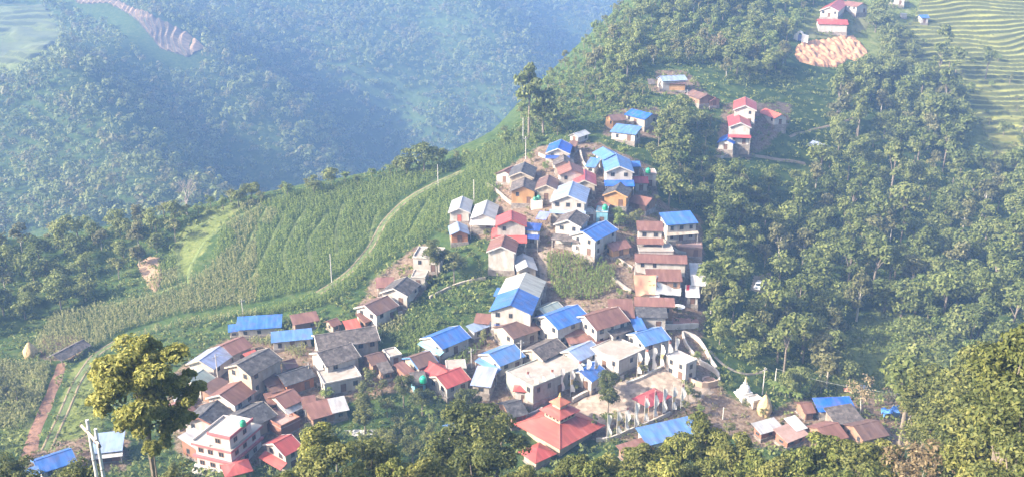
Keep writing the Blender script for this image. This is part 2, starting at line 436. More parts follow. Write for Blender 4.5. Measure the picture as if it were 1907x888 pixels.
# ------------------------------------------------------------------ sheets laid on the ground
def drape(name, poly_px, res, mat, lift=.12, zf=None, kind='structure', world_poly=None, edge=True):
    W = unproj(poly_px)[:, :2] if world_poly is None else np.asarray(world_poly)
    x0, y0 = W.min(0); x1, y1 = W.max(0)
    xs = np.arange(x0 - res, x1 + 2 * res, res); ys = np.arange(y0 - res, y1 + 2 * res, res)
    X, Y = np.meshgrid(xs, ys); Z = terr(X, Y) + lift
    ins = inpoly(np.stack([X.ravel(), Y.ravel()], 1), W).reshape(X.shape)
    if zf is not None: Z = Z + zf(X, Y)
    if edge: Z = np.where(ins, Z, terr(X, Y) - .3)
    q = ins[:-1, :-1] | ins[1:, :-1] | ins[:-1, 1:] | ins[1:, 1:]
    id_ = np.arange(X.size).reshape(X.shape)
    Fq = np.stack([id_[:-1, :-1], id_[:-1, 1:], id_[1:, 1:], id_[1:, :-1]], -1)[q]
    u, inv = np.unique(Fq, return_inverse=True)
    V = np.stack([X, Y, Z], -1).reshape(-1, 3)[u]
    return tag(link(fast_mesh(name, V, inv.reshape(Fq.shape), mat), name), kind=kind)
def ribbon(name, line_px, width, mat, lift=.1, step=1.5, shift=0.0, kind='structure'):
    W = unproj(line_px)[:, :2]; P = [W[0]]
    for a, b in zip(W[:-1], W[1:]):
        n = max(1, int(np.hypot(*(b - a)) / step)); P += [a + (b - a) * (i + 1) / n for i in range(n)]
    P = np.array(P)
    for _ in range(4): P[1:-1] = (P[:-2] + P[1:-1] * 2 + P[2:]) / 4
    T = np.gradient(P, axis=0); T /= np.linalg.norm(T, axis=1)[:, None]; Nn = np.stack([-T[:, 1], T[:, 0]], 1)
    k = 4; rows = []
    jit = 1 + .35 * fbm(np.arange(len(P)) * .3, np.full(len(P), width * 7), 2)
    for i in range(k + 1):
        q = P + Nn * (shift + (i / k - .5) * width * (jit if i in (0, k) else 1))[:, None] if i in (0, k) else P + Nn * (shift + (i / k - .5) * width)
        z = terr(q[:, 0], q[:, 1]) + (lift if 0 < i < k else -.12)
        rows.append(np.stack([q[:, 0], q[:, 1], z], 1))
    V = np.stack(rows, 1).reshape(-1, 3); n = len(P)
    id_ = np.arange(n * (k + 1)).reshape(n, k + 1)
    Fq = np.stack([id_[:-1, :-1], id_[:-1, 1:], id_[1:, 1:], id_[1:, :-1]], -1).reshape(-1, 4)[:, ::-1]
    return tag(link(fast_mesh(name, V, Fq, mat, True), name), kind=kind)
@cached
def m_soil(c, sc_=.9, bump=.5):
    m, nt, b = newmat('bare_soil')
    n1 = noise(nt, sc_, 6, rough=.68)
    col = ramp(nt, n1.outputs['Fac'], [(.3, tuple(x * .68 for x in c)), (.5, c), (.72, tuple(min(1, x * 1.3) for x in c))])
    nt.links.new(col, b.inputs['Base Color']); b.inputs['Roughness'].default_value = 1
    bp = N(nt, 'ShaderNodeBump'); bp.inputs['Strength'].default_value = bump; bp.inputs['Distance'].default_value = .3
    nt.links.new(n1.outputs['Fac'], bp.inputs['Height']); nt.links.new(bp.outputs[0], b.inputs['Normal'])
    return m
TRACK = [(86,838),(118,770),(142,712),(176,660),(232,626),(330,596),(470,574),(592,546),(650,508),(690,462),(716,412),(752,376),(806,344),(862,318)]
DIRT_PATH = [(48,858),(66,800),(88,752),(104,712),(116,676)]
MV = m_soil((.10, .135, .045), .35, .6)
for seg in (TRACK[7:], TRACK[:5]):
    ribbon('verge', seg, 4.0, MV, .05)
    for sh in (-.85, .85): ribbon('track', seg, .8, m_soil((.21, .165, .10), .35, .6), .1, 1.5, sh)
ribbon('path', DIRT_PATH, 3.3, m_soil((.235, .13, .088)), .12)
ribbon('path', [(1012,505),(1020,470),(1012,452),(990,470),(972,462)], 2.6, m_soil((.28, .22, .17)), .12)
ribbon('path', [(1008,560),(1014,520),(1006,470)], 2.4, m_soil((.28, .22, .17)), .13)
ribbon('path', [(1075,275),(1058,300),(1100,345),(1110,360),(1085,385),(1040,400),(1010,440)], 2.2, m_soil((.26, .21, .16)), .12)
ribbon('path', [(1080,470),(1120,470),(1170,500)], 1.0, m_soil((.29, .24, .18)), .14)
ribbon('path', [(1330,292),(1390,288),(1440,296),(1500,305)], 1.6, m_soil((.25, .2, .14)), .12)
ribbon('path', [(1470,255),(1520,240),(1600,215)], 1.2, m_soil((.25, .2, .14)), .12)
ribbon('path', [(1320,650),(1345,680),(1385,700),(1430,690)], 1.2, m_soil((.28, .24, .19)), .12)
# paved courtyard of the monastery
COURT = [(1062,770),(1082,742),(1150,712),(1246,682),(1300,704),(1330,730),(1290,752),(1180,780),(1110,800)]
drape('courtyard', COURT, .7, m_stone((.33, .265, .21), .9), .15)
# terraced slopes
def steps(h, amp=None, n=.02, tx=0.0, tz=1.0):
    def f(X, Y):
        z = terr(X, Y) * tz + X * tx + 2.2 * fbm(X * n, Y * n, 3) * h
        k = z / h; fr = k - np.floor(k)
        return (np.clip((fr - .78) / .22, 0, 1) - fr) * h + h * .5
    return f
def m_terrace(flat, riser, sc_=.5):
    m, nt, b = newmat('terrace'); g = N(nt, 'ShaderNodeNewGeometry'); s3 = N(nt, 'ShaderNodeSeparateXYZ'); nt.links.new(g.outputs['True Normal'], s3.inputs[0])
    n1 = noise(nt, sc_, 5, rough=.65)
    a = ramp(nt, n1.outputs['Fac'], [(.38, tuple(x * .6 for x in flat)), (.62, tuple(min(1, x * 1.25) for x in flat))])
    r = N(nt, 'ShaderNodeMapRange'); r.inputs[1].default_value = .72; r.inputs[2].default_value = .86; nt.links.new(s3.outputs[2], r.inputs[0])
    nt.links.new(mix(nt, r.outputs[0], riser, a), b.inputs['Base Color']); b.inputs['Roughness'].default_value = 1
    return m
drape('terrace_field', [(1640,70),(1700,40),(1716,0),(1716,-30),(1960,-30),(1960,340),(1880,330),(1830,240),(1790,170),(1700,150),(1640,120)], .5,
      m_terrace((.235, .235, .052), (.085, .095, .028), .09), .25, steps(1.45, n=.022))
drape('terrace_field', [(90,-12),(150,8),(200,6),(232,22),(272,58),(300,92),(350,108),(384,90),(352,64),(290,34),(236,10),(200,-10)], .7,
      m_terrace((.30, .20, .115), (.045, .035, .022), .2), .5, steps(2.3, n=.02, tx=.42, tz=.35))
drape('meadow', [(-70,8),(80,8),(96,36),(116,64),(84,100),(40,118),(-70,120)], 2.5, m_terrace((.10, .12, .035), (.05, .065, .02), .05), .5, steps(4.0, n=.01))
# fresh cut in the slope below the school
drape('landslip', [(1480,104),(1484,88),(1502,78),(1520,76),(1548,74),(1572,66),(1590,68),(1608,86),(1622,112),(1606,118),(1580,110),(1560,126),(1512,122),(1490,116)], .5,
      m_soil((.44, .235, .125), .55, 1.0), .35, lambda X, Y: 2.0 * np.abs(fbm(X * .3, Y * .10, 4)) + .8 * fbm(X * .8, Y * .4, 2))
drape('landslip', [(1478,580),(1484,560),(1496,548),(1503,552),(1496,572),(1486,584)], .5, m_soil((.42, .24, .16), .5, .8), .4)
drape('landslip', [(255,490),(280,478),(296,480),(302,520),(288,545),(268,520)], .6, m_soil((.34, .23, .15), .5, .8), .3)
drape('lawn', [(1500,58),(1520,50),(1584,54),(1602,20),(1560,30),(1575,2),(1600,18),(1690,0),(1700,10),(1640,22),(1610,60),(1560,72),(1500,72)], .9, m_soil((.14, .145, .06), .4, .3), .15)
# ------------------------------------------------------------------ houses
BLUE=(0.040,0.140,0.430); BLUE2=(0.085,0.195,0.440); BLUED=(0.020,0.070,0.281); BLUEB=(0.012,0.101,0.484); PALEB=(0.226,0.304,0.468); LAV=(0.281,0.328,0.484)
RUST=(0.156,0.072,0.056); RUST2=(0.195,0.090,0.069); BROWN=(0.121,0.070,0.058); REDR=(0.359,0.066,0.058); REDO=(0.468,0.105,0.070); CRIM=(0.335,0.058,0.066)
GREY=(0.074,0.064,0.061); SLATE=(0.056,0.053,0.058); SLATEB=(0.092,0.072,0.064); GREEN=(0.234,0.281,0.257); TIN=(0.367,0.367,0.374); WTIN=(0.468,0.468,0.476); PINKT=(0.390,0.265,0.234)
WHITE=(0.515,0.491,0.460); CREAM=(0.452,0.390,0.312); OCHRE=(0.484,0.281,0.125); MUD=(0.312,0.195,0.133); ORANGE=(0.406,0.179,0.086); CONC=(0.359,0.328,0.296); BRICK=(0.312,0.148,0.101); CYAN=(0.195,0.429,0.546); DGREY=(0.172,0.172,0.187); STONE=(0.265,0.226,0.195); GREENW=(0.328,0.367,0.335)
def rmat(c):
    if c in (SLATE, SLATEB, GREY): return m_slate(c)
    if c in (RUST, RUST2, BROWN): return m_tin(c, .55, .6)
    if c in (CONC, PINKT): return m_wall(c, .6, .5)
    if c in (TIN, WTIN): return m_tin(c, .3, .42)
    return m_tin(c, .34, .42)
def cam_side(nx, ny, c):
    v = np.array([0 - c[0], 0 - c[1]]); v /= np.linalg.norm(v); return nx * v[0] + ny * v[1]
WINC = {}
def window_mesh(w, h, frame):
    k = (w, h, frame)
    if k not in WINC:
        m = MB(); t = .1
        m.box(-w / 2, w / 2, -.06, .05, 0, t); m.box(-w / 2, w / 2, -.06, .05, h - t, h)
        m.box(-w / 2, -w / 2 + t, -.06, .05, t, h - t); m.box(w / 2 - t, w / 2, -.06, .05, t, h - t)
        m.box(-.03, .03, -.05, .04, t, h - t); m.box(-w / 2 + t, w / 2 - t, -.02, .01, t, h - t, 1)
        WINC[k] = m.mesh('window', [m_plain(frame, .5), m_glass()])
    return WINC[k]
def door_mesh(w, h, c):
    k = ('d', w, h, c)
    if k not in WINC:
        m = MB(); t = .1
        m.box(-w / 2 - t, -w / 2, -.07, .06, 0, h + t); m.box(w / 2, w / 2 + t, -.07, .06, 0, h + t); m.box(-w / 2, w / 2, -.07, .06, h, h + t)
        m.box(-w / 2, w / 2, -.03, .02, .02, h, 1)
        WINC[k] = m.mesh('door', [m_plain(tuple(x * .6 for x in c)), m_plain(c)])
    return WINC[k]
def openings(root, L, w, hw, base, heading, cen, frame, seed, sides='AFBK', dcol=(.16,.09,.06), floors=1, z0=.45):
    """doors and windows on the walls"""
    r = random.Random(seed); c, s = math.cos(heading), math.sin(heading)
    S = {'A': ((-1, 0), w, -L / 2), 'B': ((1, 0), w, L / 2), 'F': ((0, -1), L, -w / 2), 'K': ((0, 1), L, w / 2)}
    best = max(S, key=lambda k: cam_side(S[k][0][0] * c - S[k][0][1] * s, S[k][0][0] * s + S[k][0][1] * c, cen))
    for k in sides:
        (nx, ny), ln, off = S[k]
        f = cam_side(nx * c - ny * s, nx * s + ny * c, cen)
        if f < .12: continue
        n = max(1, int(ln / 2.6)); fh = hw / floors
        for fl in range(floors):
            for i in range(n):
                u = (i + .5) / n * ln - ln / 2
                isdoor = fl == 0 and k == best and i == n // 2
                if not isdoor and r.random() < (.42 if floors == 1 else .2): continue
                if isdoor and fh > 2.0:
                    o = link(door_mesh(.95, min(1.95, fh - .3), dcol), 'door', root); zz = .02
                else:
                    hgt = min(1.15, fh - 1.0)
                    if hgt < .5: continue
                    o = link(window_mesh(round(r.choice((.9, 1.1)), 2), round(hgt, 2), frame), 'window', root); zz = fl * fh + fh - hgt - .45
                a = math.atan2(ny, nx) + math.pi / 2
                o.rotation_euler = (0, 0, a)
                o.location = (off, u * (1 if k == 'B' else -1), zz) if k in 'AB' else (u, off, zz)
def slope_slab(m, x0, x1, y0, z0, y1, z1, t=.09, mi=0):
    q = [(x0, y0, z0), (x1, y0, z0), (x1, y1, z1), (x0, y1, z1)]
    n = (Vector(q[1]) - Vector(q[0])).cross(Vector(q[3]) - Vector(q[0]))
    if n.z < 0: q = [q[1], q[0], q[3], q[2]]
    m.slab(q, t, mi)
def hip_roof(L, w, z0, z1, ridge, t=.1):
    m = MB(); a, b, r = L / 2, w / 2, ridge / 2
    for z in (0,):
        e = [(-a, -b, z0), (a, -b, z0), (a, b, z0), (-a, b, z0)]
        if r > .01:
            t2 = [(-r, 0, z1), (r, 0, z1)]; vs = e + t2
            fs = [(0, 1, 5, 4), (1, 2, 5), (2, 3, 4, 5), (3, 0, 4)]
        else:
            vs = e + [(0, 0, z1)]; fs = [(0, 1, 4), (1, 2, 4), (2, 3, 4), (3, 0, 4)]
        m.add(vs, fs)
        m.add([(x, y, z - t) for x, y, z in e], [(3, 2, 1, 0)])
        k = [(x, y, z - t) for x, y, z in e]
        for i in range(4):
            j = (i + 1) % 4
            m.add([k[i], k[j], e[j], e[i]], [(0, 1, 2, 3)])
    return m
HOUSES = []
def house(kind, A, B, w, hw, rc, wc, label, name='house', cat='house', rise=None, L=None, pl=True, frame=(.12,.10,.09), dcol=(.16,.09,.06),
          floors=1, skirt=(), ov=.5, sides='AFBK', Lmax=26, barge=None, parapet=.35, group=None, post=False, base=None, plinth=STONE, win=True):
    if rise is None: rise = {'gable': .2 * w + .25, 'shed': .28 * w, 'flat': 0, 'hip': .22 * w}[kind]
    if floors == 1 and not post: hw *= .86
    if kind in ('gable', 'shed'): w *= 1.1
    hr = hw + rise
    mid = ((A[0] + B[0]) / 2, (A[1] + B[1]) / 2)
    p = unproj([mid], hr)[0]
    zr = p[2]
    def onplane(q):
        d = rays(q)[0]; t = (zr - CAMZ) / d[2]; return d * t
    a3, b3 = onplane(A), onplane(B)
    d = b3 - a3; ang = math.atan2(d[1], d[0]); ln = math.hypot(d[0], d[1])
    if L is None: L = min(max(ln * 1.05, 2.5), Lmax)
    cen = (a3 + b3) / 2
    hx, hy = cen[0], cen[1]
    if kind == 'shed':      # A-B is the high edge, the body lies on the camera side
        hx += math.sin(ang) * w / 2; hy -= math.cos(ang) * w / 2
    gz = zr - hr
    root = empty(name, (hx, hy, gz), ang, label, cat, group)
    wl, ww = L - 2 * ov * (kind != 'flat'), w - 2 * min(ov, .16 * w) * (kind != 'flat')
    HOUSES.append((label, hx, hy, L, w, ang)); FOOT.append((hx, hy, ang, L / 2, w / 2))
    seed = int(A[0] * 7 + A[1] * 13)
    mw = wc if not isinstance(wc, tuple) else m_wall(wc)
    R_ = rmat(rc) if isinstance(rc, tuple) else rc
    low = -3.0 if pl else -.3
    # walls
    m = MB(); a, b = wl / 2, ww / 2
    zg = hr - rise * (b / (w / 2)) if kind in ('gable', 'shed') else hw
    if post:
        for x in ((-a + .1), 0, (a - .1)):
            for y in (-b + .1, b - .1):
                zt = (hw - .1) if kind != 'shed' else (hw + (rise * (y + b) / (2 * b)) - .1)
                pm = MB().box(x - .09, x + .09, y - .09, y + .09, low, zt); pm.obj('post', m_plain((.3,.22,.15)), root)
    elif kind == 'gable':
        e = .05; vs = []
        for x in (-a, a): vs += [(x, -b, low), (x, b, low), (x, b, zg - e), (x, 0, hr - e - .02), (x, -b, zg - e)]
        m.add(vs, [(0, 4, 3, 2, 1), (5, 6, 7, 8, 9), (0, 5, 9, 4), (1, 2, 7, 6), (4, 9, 8, 3), (2, 3, 8, 7), (0, 1, 6, 5)])
        m.obj('wall', mw, root)
    elif kind == 'shed':
        hi, lo_ = hr - rise * (.5 - b / w) - .06, hr - rise * (.5 + b / w) - .06
        m.hexa([(-a, -b, low), (a, -b, low), (a, b, low), (-a, b, low)], [(-a, -b, lo_), (a, -b, lo_), (a, b, hi), (-a, b, hi)])
        m.obj('wall', mw, root)
    else:
        m.box(-a, a, -b, b, low, hw - .02); m.obj('wall', mw, root)
    if pl and not post:
        MB().box(-a - .18, a + .18, -b - .18, b + .18, low - .4, .22).obj('plinth', m_stone(plinth), root)
    # roof
    m = MB(); A2, B2 = L / 2, w / 2
    if kind == 'gable':
        for sg in (-1, 1): slope_slab(m, -A2, A2, 0, hr, sg * B2, hw)
        m.box(-A2, A2, -.13, .13, hr - .05, hr + .04)
        m.obj('roof', R_, root)
    elif kind == 'shed':
        slope_slab(m, -A2, A2, B2, hr, -B2, hw); m.obj('roof', R_, root)
    elif kind == 'hip':
        hip_roof(L, w, hw, hr, max(0, L - w)).obj('roof', R_, root)
    else:
        m.box(-A2 - .15, A2 + .15, -B2 - .15, B2 + .15, hw - .02, hw + .16); m.obj('roof', R_, root)
        if parapet:
            m = MB(); t = .18; h0, h1 = hw + .162, hw + .16 + parapet; X, Y = A2 + .08, B2 + .08
            m.box(-X, X, -Y, -Y + t, h0, h1); m.box(-X, X, Y - t, Y, h0, h1); m.box(-X, -X + t, -Y + t, Y - t, h0, h1); m.box(X - t, X, -Y + t, Y - t, h0, h1)
            m.obj('parapet', mw, root)
    if kind == 'gable' and barge is not None:
        for x in (-A2 - .06, A2 - .02):
            top = [(-B2, hw + .04), (0, hr + .05), (B2, hw + .04)]
            vs = [(x + dx, y, z - dz) for dx in (0, .08) for dz in (0, .34) for y, z in top]
            m = MB(); fs = []
            for i in (0, 1):
                fs += [(i, i + 1, i + 4, i + 3), (6 + i, 9 + i, 10 + i, 7 + i), (i, 6 + i, 7 + i, i + 1), (3 + i, 4 + i, 10 + i, 9 + i)]
            fs += [(0, 3, 9, 6), (2, 8, 11, 5)]
            m.add(vs, fs).obj('bargeboard', m_plain(barge), root)
    if win and not post: openings(root, wl, ww, (zg if kind != 'flat' else hw) if kind != 'shed' else hw - .1, 0, ang, (hx, hy), frame, seed, sides, dcol, floors)
    for sd_, z, dep, c in skirt:
        m = MB(); th = .42 * dep
        if sd_ in 'FK':
            sg = -1 if sd_ == 'F' else 1; slope_slab(m, -A2, A2, sg * (b + .03), z, sg * (b + dep), z - th)
        else:
            sg = -1 if sd_ == 'A' else 1
            q = [(sg * (a + .03), -B2, z), (sg * (a + .03), B2, z), (sg * (a + dep), B2, z - th), (sg * (a + dep), -B2, z - th)]
            n = (Vector(q[1]) - Vector(q[0])).cross(Vector(q[3]) - Vector(q[0]))
            if n.z < 0: q = [q[1], q[0], q[3], q[2]]
            m.slab(q, .08)
        m.obj('awning', rmat(c), root)
        for e in (-1, 1):    # posts that carry the awning
            if sd_ in 'FK':
                x, y = e * (A2 - .3), (-1 if sd_ == 'F' else 1) * (b + dep - .15)
            else: x, y = (-1 if sd_ == 'A' else 1) * (a + dep - .15), e * (B2 - .3)
            MB().box(x - .06, x + .06, y - .06, y + .06, low, z - th - .02).obj('post', m_plain((.5, .45, .4)), root)
    root['hr'] = hr
    return root
G, S, FL, HP = 'gable', 'shed', 'flat', 'hip'
# --- upper village
house(G,(1039,276),(1045,260),6.6,3.6,BLUEB,WHITE,'bright blue gabled house with a blue front awning, topmost in the dense village', skirt=[('A',2.4,1.6,BLUED)], barge=WHITE)
house(G,(1050,300),(1049,283),5.6,3.0,SLATEB,CREAM,'grey brown gabled house tucked just below the topmost bright blue house')
house(G,(1065,316),(1060,301),6.8,3.6,RUST2,WHITE,'rust roofed house with a wide white gable and grey door, beside the crimson roof', dcol=(.3,.3,.3))
house(G,(970,320),(977,302),6.8,3.8,SLATE,CREAM,'dark slate gabled house at the upper field edge, next to a rust roof', barge=CREAM)
house(G,(938,318),(956,309),5.6,2.8,RUST,WHITE,'low rust roofed house with white walls leaning against the dark slate gabled house')
house(G,(974,347),(977,329),6.6,4.2,SLATEB,OCHRE,'slate roofed house with a bright ochre orange front wall above the grey tin sheds')
house(G,(1017,344),(1022,326),5.6,3.8,BROWN,CREAM,'brown roofed house with cream front between the ochre house and the pale blue house', barge=CREAM)
house(G,(1089,335),(1089,316),6.0,3.4,CRIM,CREAM,'crimson gabled house with cream walls above the big pale blue house', barge=CREAM)
house(G,(1058,363),(1067,338),8.8,4.6,PALEB,WHITE,'largest pale blue roofed house in the village centre with a white gable', skirt=[('A',2.3,1.4,PALEB)], floors=2, barge=WHITE)
house(G,(1123,274),(1144,287),6.4,4.0,BLUE2,WHITE,'light blue rear wing roof joined behind the house with the blue balcony awning')
house(G,(1154,309),(1147,286),7.6,5.4,BLUE2,WHITE,'two storey light blue roofed house with a broad bright blue awning across its gable', skirt=[('A',3.0,2.6,BLUEB)], floors=2, barge=WHITE)
house(S,(1100,293),(1119,295),5.0,2.2,BLUE2,WHITE,'low pool blue tin roof on a white terrace beside the light blue house', name='shed', cat='shed')
house(S,(1174,300),(1191,300),3.0,3.4,BLUE,DGREY,'small blue tin lean-to in the shade behind the two storey light blue house', name='shed', cat='shed')
house(G,(1180,329),(1206,329),5.0,3.0,CRIM,WHITE,'crimson roofed house seen along its ridge at the forest edge, white wall below')
house(FL,(1199,321),(1220,321),4.6,4.4,PINKT,WHITE,'white flat roofed house with pinkish roof and green water tank near the forest edge')
house(G,(1146,355),(1158,335),6.4,3.6,SLATE,OCHRE,'dark slate gabled house with ochre front wall below the bright blue awning', barge=OCHRE)
house(G,(1180,362),(1214,369),6.0,2.4,RUST2,MUD,'low rust red roof hugging the ground beside the dark slate and ochre house')
house(G,(1118,374),(1137,381),4.4,2.4,RUST,MUD,'small rust roof cottage above the cyan walled house')
house(FL,(1112,390),(1132,391),4.0,4.0,WHITE,CYAN,'cyan walled cube house with white flat roof and green tank', parapet=.2)
house(FL,(1089,394),(1105,393),4.4,2.6,WHITE,WHITE,'plain white flat roofed annex next to the cyan walled house', parapet=.3)
house(G,(1086,431),(1128,411),7.2,4.6,BLUE,WHITE,'long bright blue gabled house with white gable and two dark windows above the terrace wall', floors=2, barge=WHITE)
house(G,(1057,409),(1073,391),6.8,5.4,SLATEB,WHITE,'two storey grey slate house with a slate skirt roof over a cyan door', skirt=[('A',2.9,2.4,SLATEB)], floors=2, dcol=(.2,.6,.75), barge=WHITE)
house(G,(952,409),(952,392),7.4,5.6,REDR,WHITE,'two storey red house with a red skirt roof around its white upper floor', skirt=[('A',3.0,2.8,REDR),('K',3.0,1.6,REDR)], floors=2, barge=REDR)
house(S,(982,414),(1009,416),3.2,4.4,BLUED,WHITE,'dark blue roofed shop with a second blue awning below, beside the red house', skirt=[('F',2.6,1.6,BLUED)], name='shop', cat='shop')
house(S,(1006,393),(1024,395),3.4,2.2,(.22,.27,.72),MUD,'small violet blue tarpaulin shelter on posts in a dirt yard', name='shelter', cat='shelter', post=True)
house(G,(855,387),(861,366),5.6,3.2,TIN,WHITE,'grey tin shed with a red door, uppermost of the three sheds at the field edge', name='shed', cat='shed', dcol=(.5,.12,.08), barge=WHITE)
house(G,(899,398),(907,373),6.2,3.0,TIN,WHITE,'patched grey tin house with a white front awning right of the other tin sheds', skirt=[('A',2.3,2.0,WTIN)])
house(G,(856,429),(852,413),4.8,2.8,PALEB,ORANGE,'small pale roofed hut with orange timber walls below the grey tin sheds', name='hut', cat='hut')
house(G,(933,458),(940,438),6.8,5.2,RUST,WHITE,'brown gabled house with a tall blank white front wall below the two storey red house', floors=2, barge=WHITE, sides='FBK')
house(G,(982,495),(974,472),4.8,3.0,WTIN,CREAM,'small chapel-like white shed with cream gable behind the blue and grey hall', name='shed', cat='shed')
# --- the long hall and houses round it
hall = house(G,(951,566),(979,508),9.2,5.0,BLUE,WHITE,'long hall roofed half in grey and half in blue sheets down the slope', name='hall', cat='hall', floors=2)
house(S,(926,535),(944,537),3.0,3.0,BLUE,WHITE,'tiny blue lean-to roof against the long hall uphill side', name='lean_to', cat='shed')
house(S,(928,578),(944,579),4.6,3.0,BLUEB,WHITE,'bright blue sheet roof hanging below the front gable of the long hall', name='shed', cat='shed')
house(S,(888,582),(916,584),3.4,2.6,RUST,CREAM,'small rust roof with white beams beside the long hall foot', name='shed', cat='shed')
house(S,(868,606),(904,592),2.6,2.6,PALEB,WHITE,'narrow white and blue striped awning roof between the long hall and blue house', name='shed', cat='shed')
house(G,(936,607),(985,590),7.4,3.6,BROWN,CREAM,'brown roofed house with a tree shadow across it below the long hall')
house(G,(803,627),(855,606),7.2,3.4,BLUE,WHITE,'blue gabled house with white gable and cyan skirt standing alone in the maize', skirt=[('A',2.2,1.2,CYAN)], barge=WHITE)
house(G,(911,658),(957,640),7.0,3.4,BLUE2,WHITE,'light blue gabled house with blue front awning next to a concrete power pole', skirt=[('A',2.2,1.4,BLUE2)], barge=WHITE)
house(G,(991,650),(1036,629),6.4,3.2,SLATEB,CREAM,'long grey brown slate house with a cream gable end above the flat concrete roof', barge=CREAM)
house(G,(1005,574),(1038,561),6.6,3.6,GREEN,WHITE,'pale grey green roofed house half hidden behind a blue roof', barge=WHITE)
house(G,(1016,588),(1075,567),8.0,4.6,BLUE,WHITE,'blue gabled house with patched dark streaks and a white gable window', floors=2, barge=WHITE)
house(G,(1090,588),(1150,571),8.2,4.4,RUST,WHITE,'long brown gabled house between the streaked blue roof and the grey slate shed', floors=2, barge=WHITE)
house(G,(1124,607),(1162,593),6.2,3.2,SLATEB,WHITE,'grey brown gabled house attached below the long brown gabled house', barge=WHITE)
house(S,(1048,616),(1086,611),4.2,2.4,RUST2,CREAM,'low rust roof lean-to under the streaked blue roof', name='lean_to', cat='shed')
house(S,(1093,624),(1120,616),3.4,2.4,RUST,WHITE,'rust roof with pale stripes in the middle of the lower village', name='shed', cat='shed')
house(S,(1171,590),(1192,588),4.4,3.0,BLUE,WHITE,'deep blue patched roof between a brown gable and the grey slate shed', name='shed', cat='shed')
house(S,(1183,565),(1239,566),4.6,3.6,SLATE,WHITE,'dark slate roofed shed with a long white front wall', name='shed', cat='shed')
house(S,(1182,552),(1254,554),3.2,4.6,RUST2,MUD,'rust and white striped corrugated roof below the sagging tarpaulin', name='shed', cat='shed')
house(S,(1132,556),(1176,556),6.4,2.6,RUST,MUD,'rusty corrugated roof in the yard left of the striped corrugated roof', name='shed', cat='shed')
house(G,(1183,621),(1231,608),6.8,3.6,BLUE2,WHITE,'blue gabled house with a white gable on a white plinth above the courtyard garden', barge=WHITE, plinth=WHITE)
house(G,(1060,653),(1101,634),5.8,3.2,PALEB,WHITE,'light blue roof with pale stripes above the large flat concrete roof', barge=WHITE)
house(FL,(1127,660),(1172,640),8.4,4.0,CONC,WHITE,'broad house with a flat pale concrete roof and white wall above the courtyard', parapet=.15)
house(FL,(970,706),(1062,669),8.8,4.6,CONC,GREENW,'long flat roofed building with grey green wall facing the prayer flags', parapet=.2, Lmax=24)
house(HP,(968,711),(986,712),4.2,3.6,REDR,WHITE,'small red hipped gatehouse roof at the corner of the long flat building', L=4.6, rise=1.1, name='gatehouse', cat='gatehouse')
house(G,(1079,691),(1108,672),6.2,3.0,BLUE,WHITE,'faded blue gabled house behind the tall thin tree at the courtyard edge', barge=WHITE)
# --- market side, east
house(G,(1131,453),(1165,446),5.0,2.4,RUST2,OCHRE,'low rust roofed cottage with ochre wall beside the terrace path')
house(S,(1186,411),(1233,412),4.2,4.8,RUST,WHITE,'two storey rust roofed house with a white upper wall and a rust skirt roof', skirt=[('F',2.7,2.2,RUST2)], floors=2)
house(S,(1228,396),(1284,392),5.6,5.0,BLUE,WHITE,'blue roofed two storey house with a pale veranda beside the forest', skirt=[('F',2.7,1.2,CREAM)], floors=2)
house(FL,(1190,462),(1250,462),5.0,3.0,CONC,WHITE,'mottled white flat roof between two rust roofs', parapet=.12, win=False)
house(G,(1184,472),(1277,475),5.2,4.4,RUST,WHITE,'long rust red roof stretching above the sagging tarpaulin', sides='F')
house(S,(1203,500),(1266,501),4.6,2.6,RUST,MUD,'rust lean-to with white poles laid on it, under the long rust red roof', name='lean_to', cat='shed')
house(S,(1284,489),(1313,490),8.6,3.0,WTIN,WHITE,'white tin roof stepping down beside the sagging tarpaulin', name='shed', cat='shed')
house(S,(1276,530),(1301,531),4.4,2.6,WTIN,WHITE,'lower white tin roof with a grey patch by the red flag', name='shed', cat='shed')
house(FL,(1262,455),(1306,457),4.6,3.0,PINKT,MUD,'half built brick house with a flat slab at the forest edge', parapet=.1)
# --- west row
house(G,(680,568),(721,550),7.0,3.6,BROWN,WHITE,'brown gabled house with a white gable at the bottom of the field track', barge=WHITE)
house(G,(733,536),(757,515),6.8,3.4,GREY,WHITE,'grey slate gabled house between the white flat house and the brown gabled house', barge=WHITE)
house(FL,(776,471),(822,473),7.4,4.2,CONC,WHITE,'white cube house with a grey flat roof beside a dark leafy tree')
house(FL,(770,510),(794,511),4.8,3.0,CONC,WHITE,'small white flat roofed house below the white cube house', parapet=.2)
house(S,(700,517),(733,515),3.8,2.2,RUST2,CREAM,'small rust roof in the dirt yard beside the field track', name='shed', cat='shed')
# --- blue sheds in the maize
house(S,(444,589),(524,584),4.6,2.4,BLUE,WHITE,'long blue roofed shed in the maize, farther of the two beside the field', name='shed', cat='shed')
house(S,(425,604),(445,602),2.6,2.0,BLUE,WHITE,'short blue lean-to at the end of the long blue shed', name='lean_to', cat='shed')
house(S,(506,617),(579,610),3.6,2.6,BLUE2,WHITE,'blue roofed house with a white wall beside the long slate house')
house(S,(540,586),(587,578),3.6,2.2,RUST,MUD,'rusty tin roof lying among the maize behind the blue roofed shed', name='shed', cat='shed')
house(G,(588,624),(697,607),7.6,4.2,SLATEB,CREAM,'long slate house with cream walls, uppermost of the two long slate houses', sides='F', barge=WHITE)
house(G,(592,656),(653,638),7.8,4.2,SLATEB,WHITE,'grey brown slate house directly below the longest slate house', barge=WHITE)
house(FL,(599,704),(664,691),6.2,3.2,CONC,WHITE,'white house with a cluttered flat rubble strewn roof', parapet=.25)
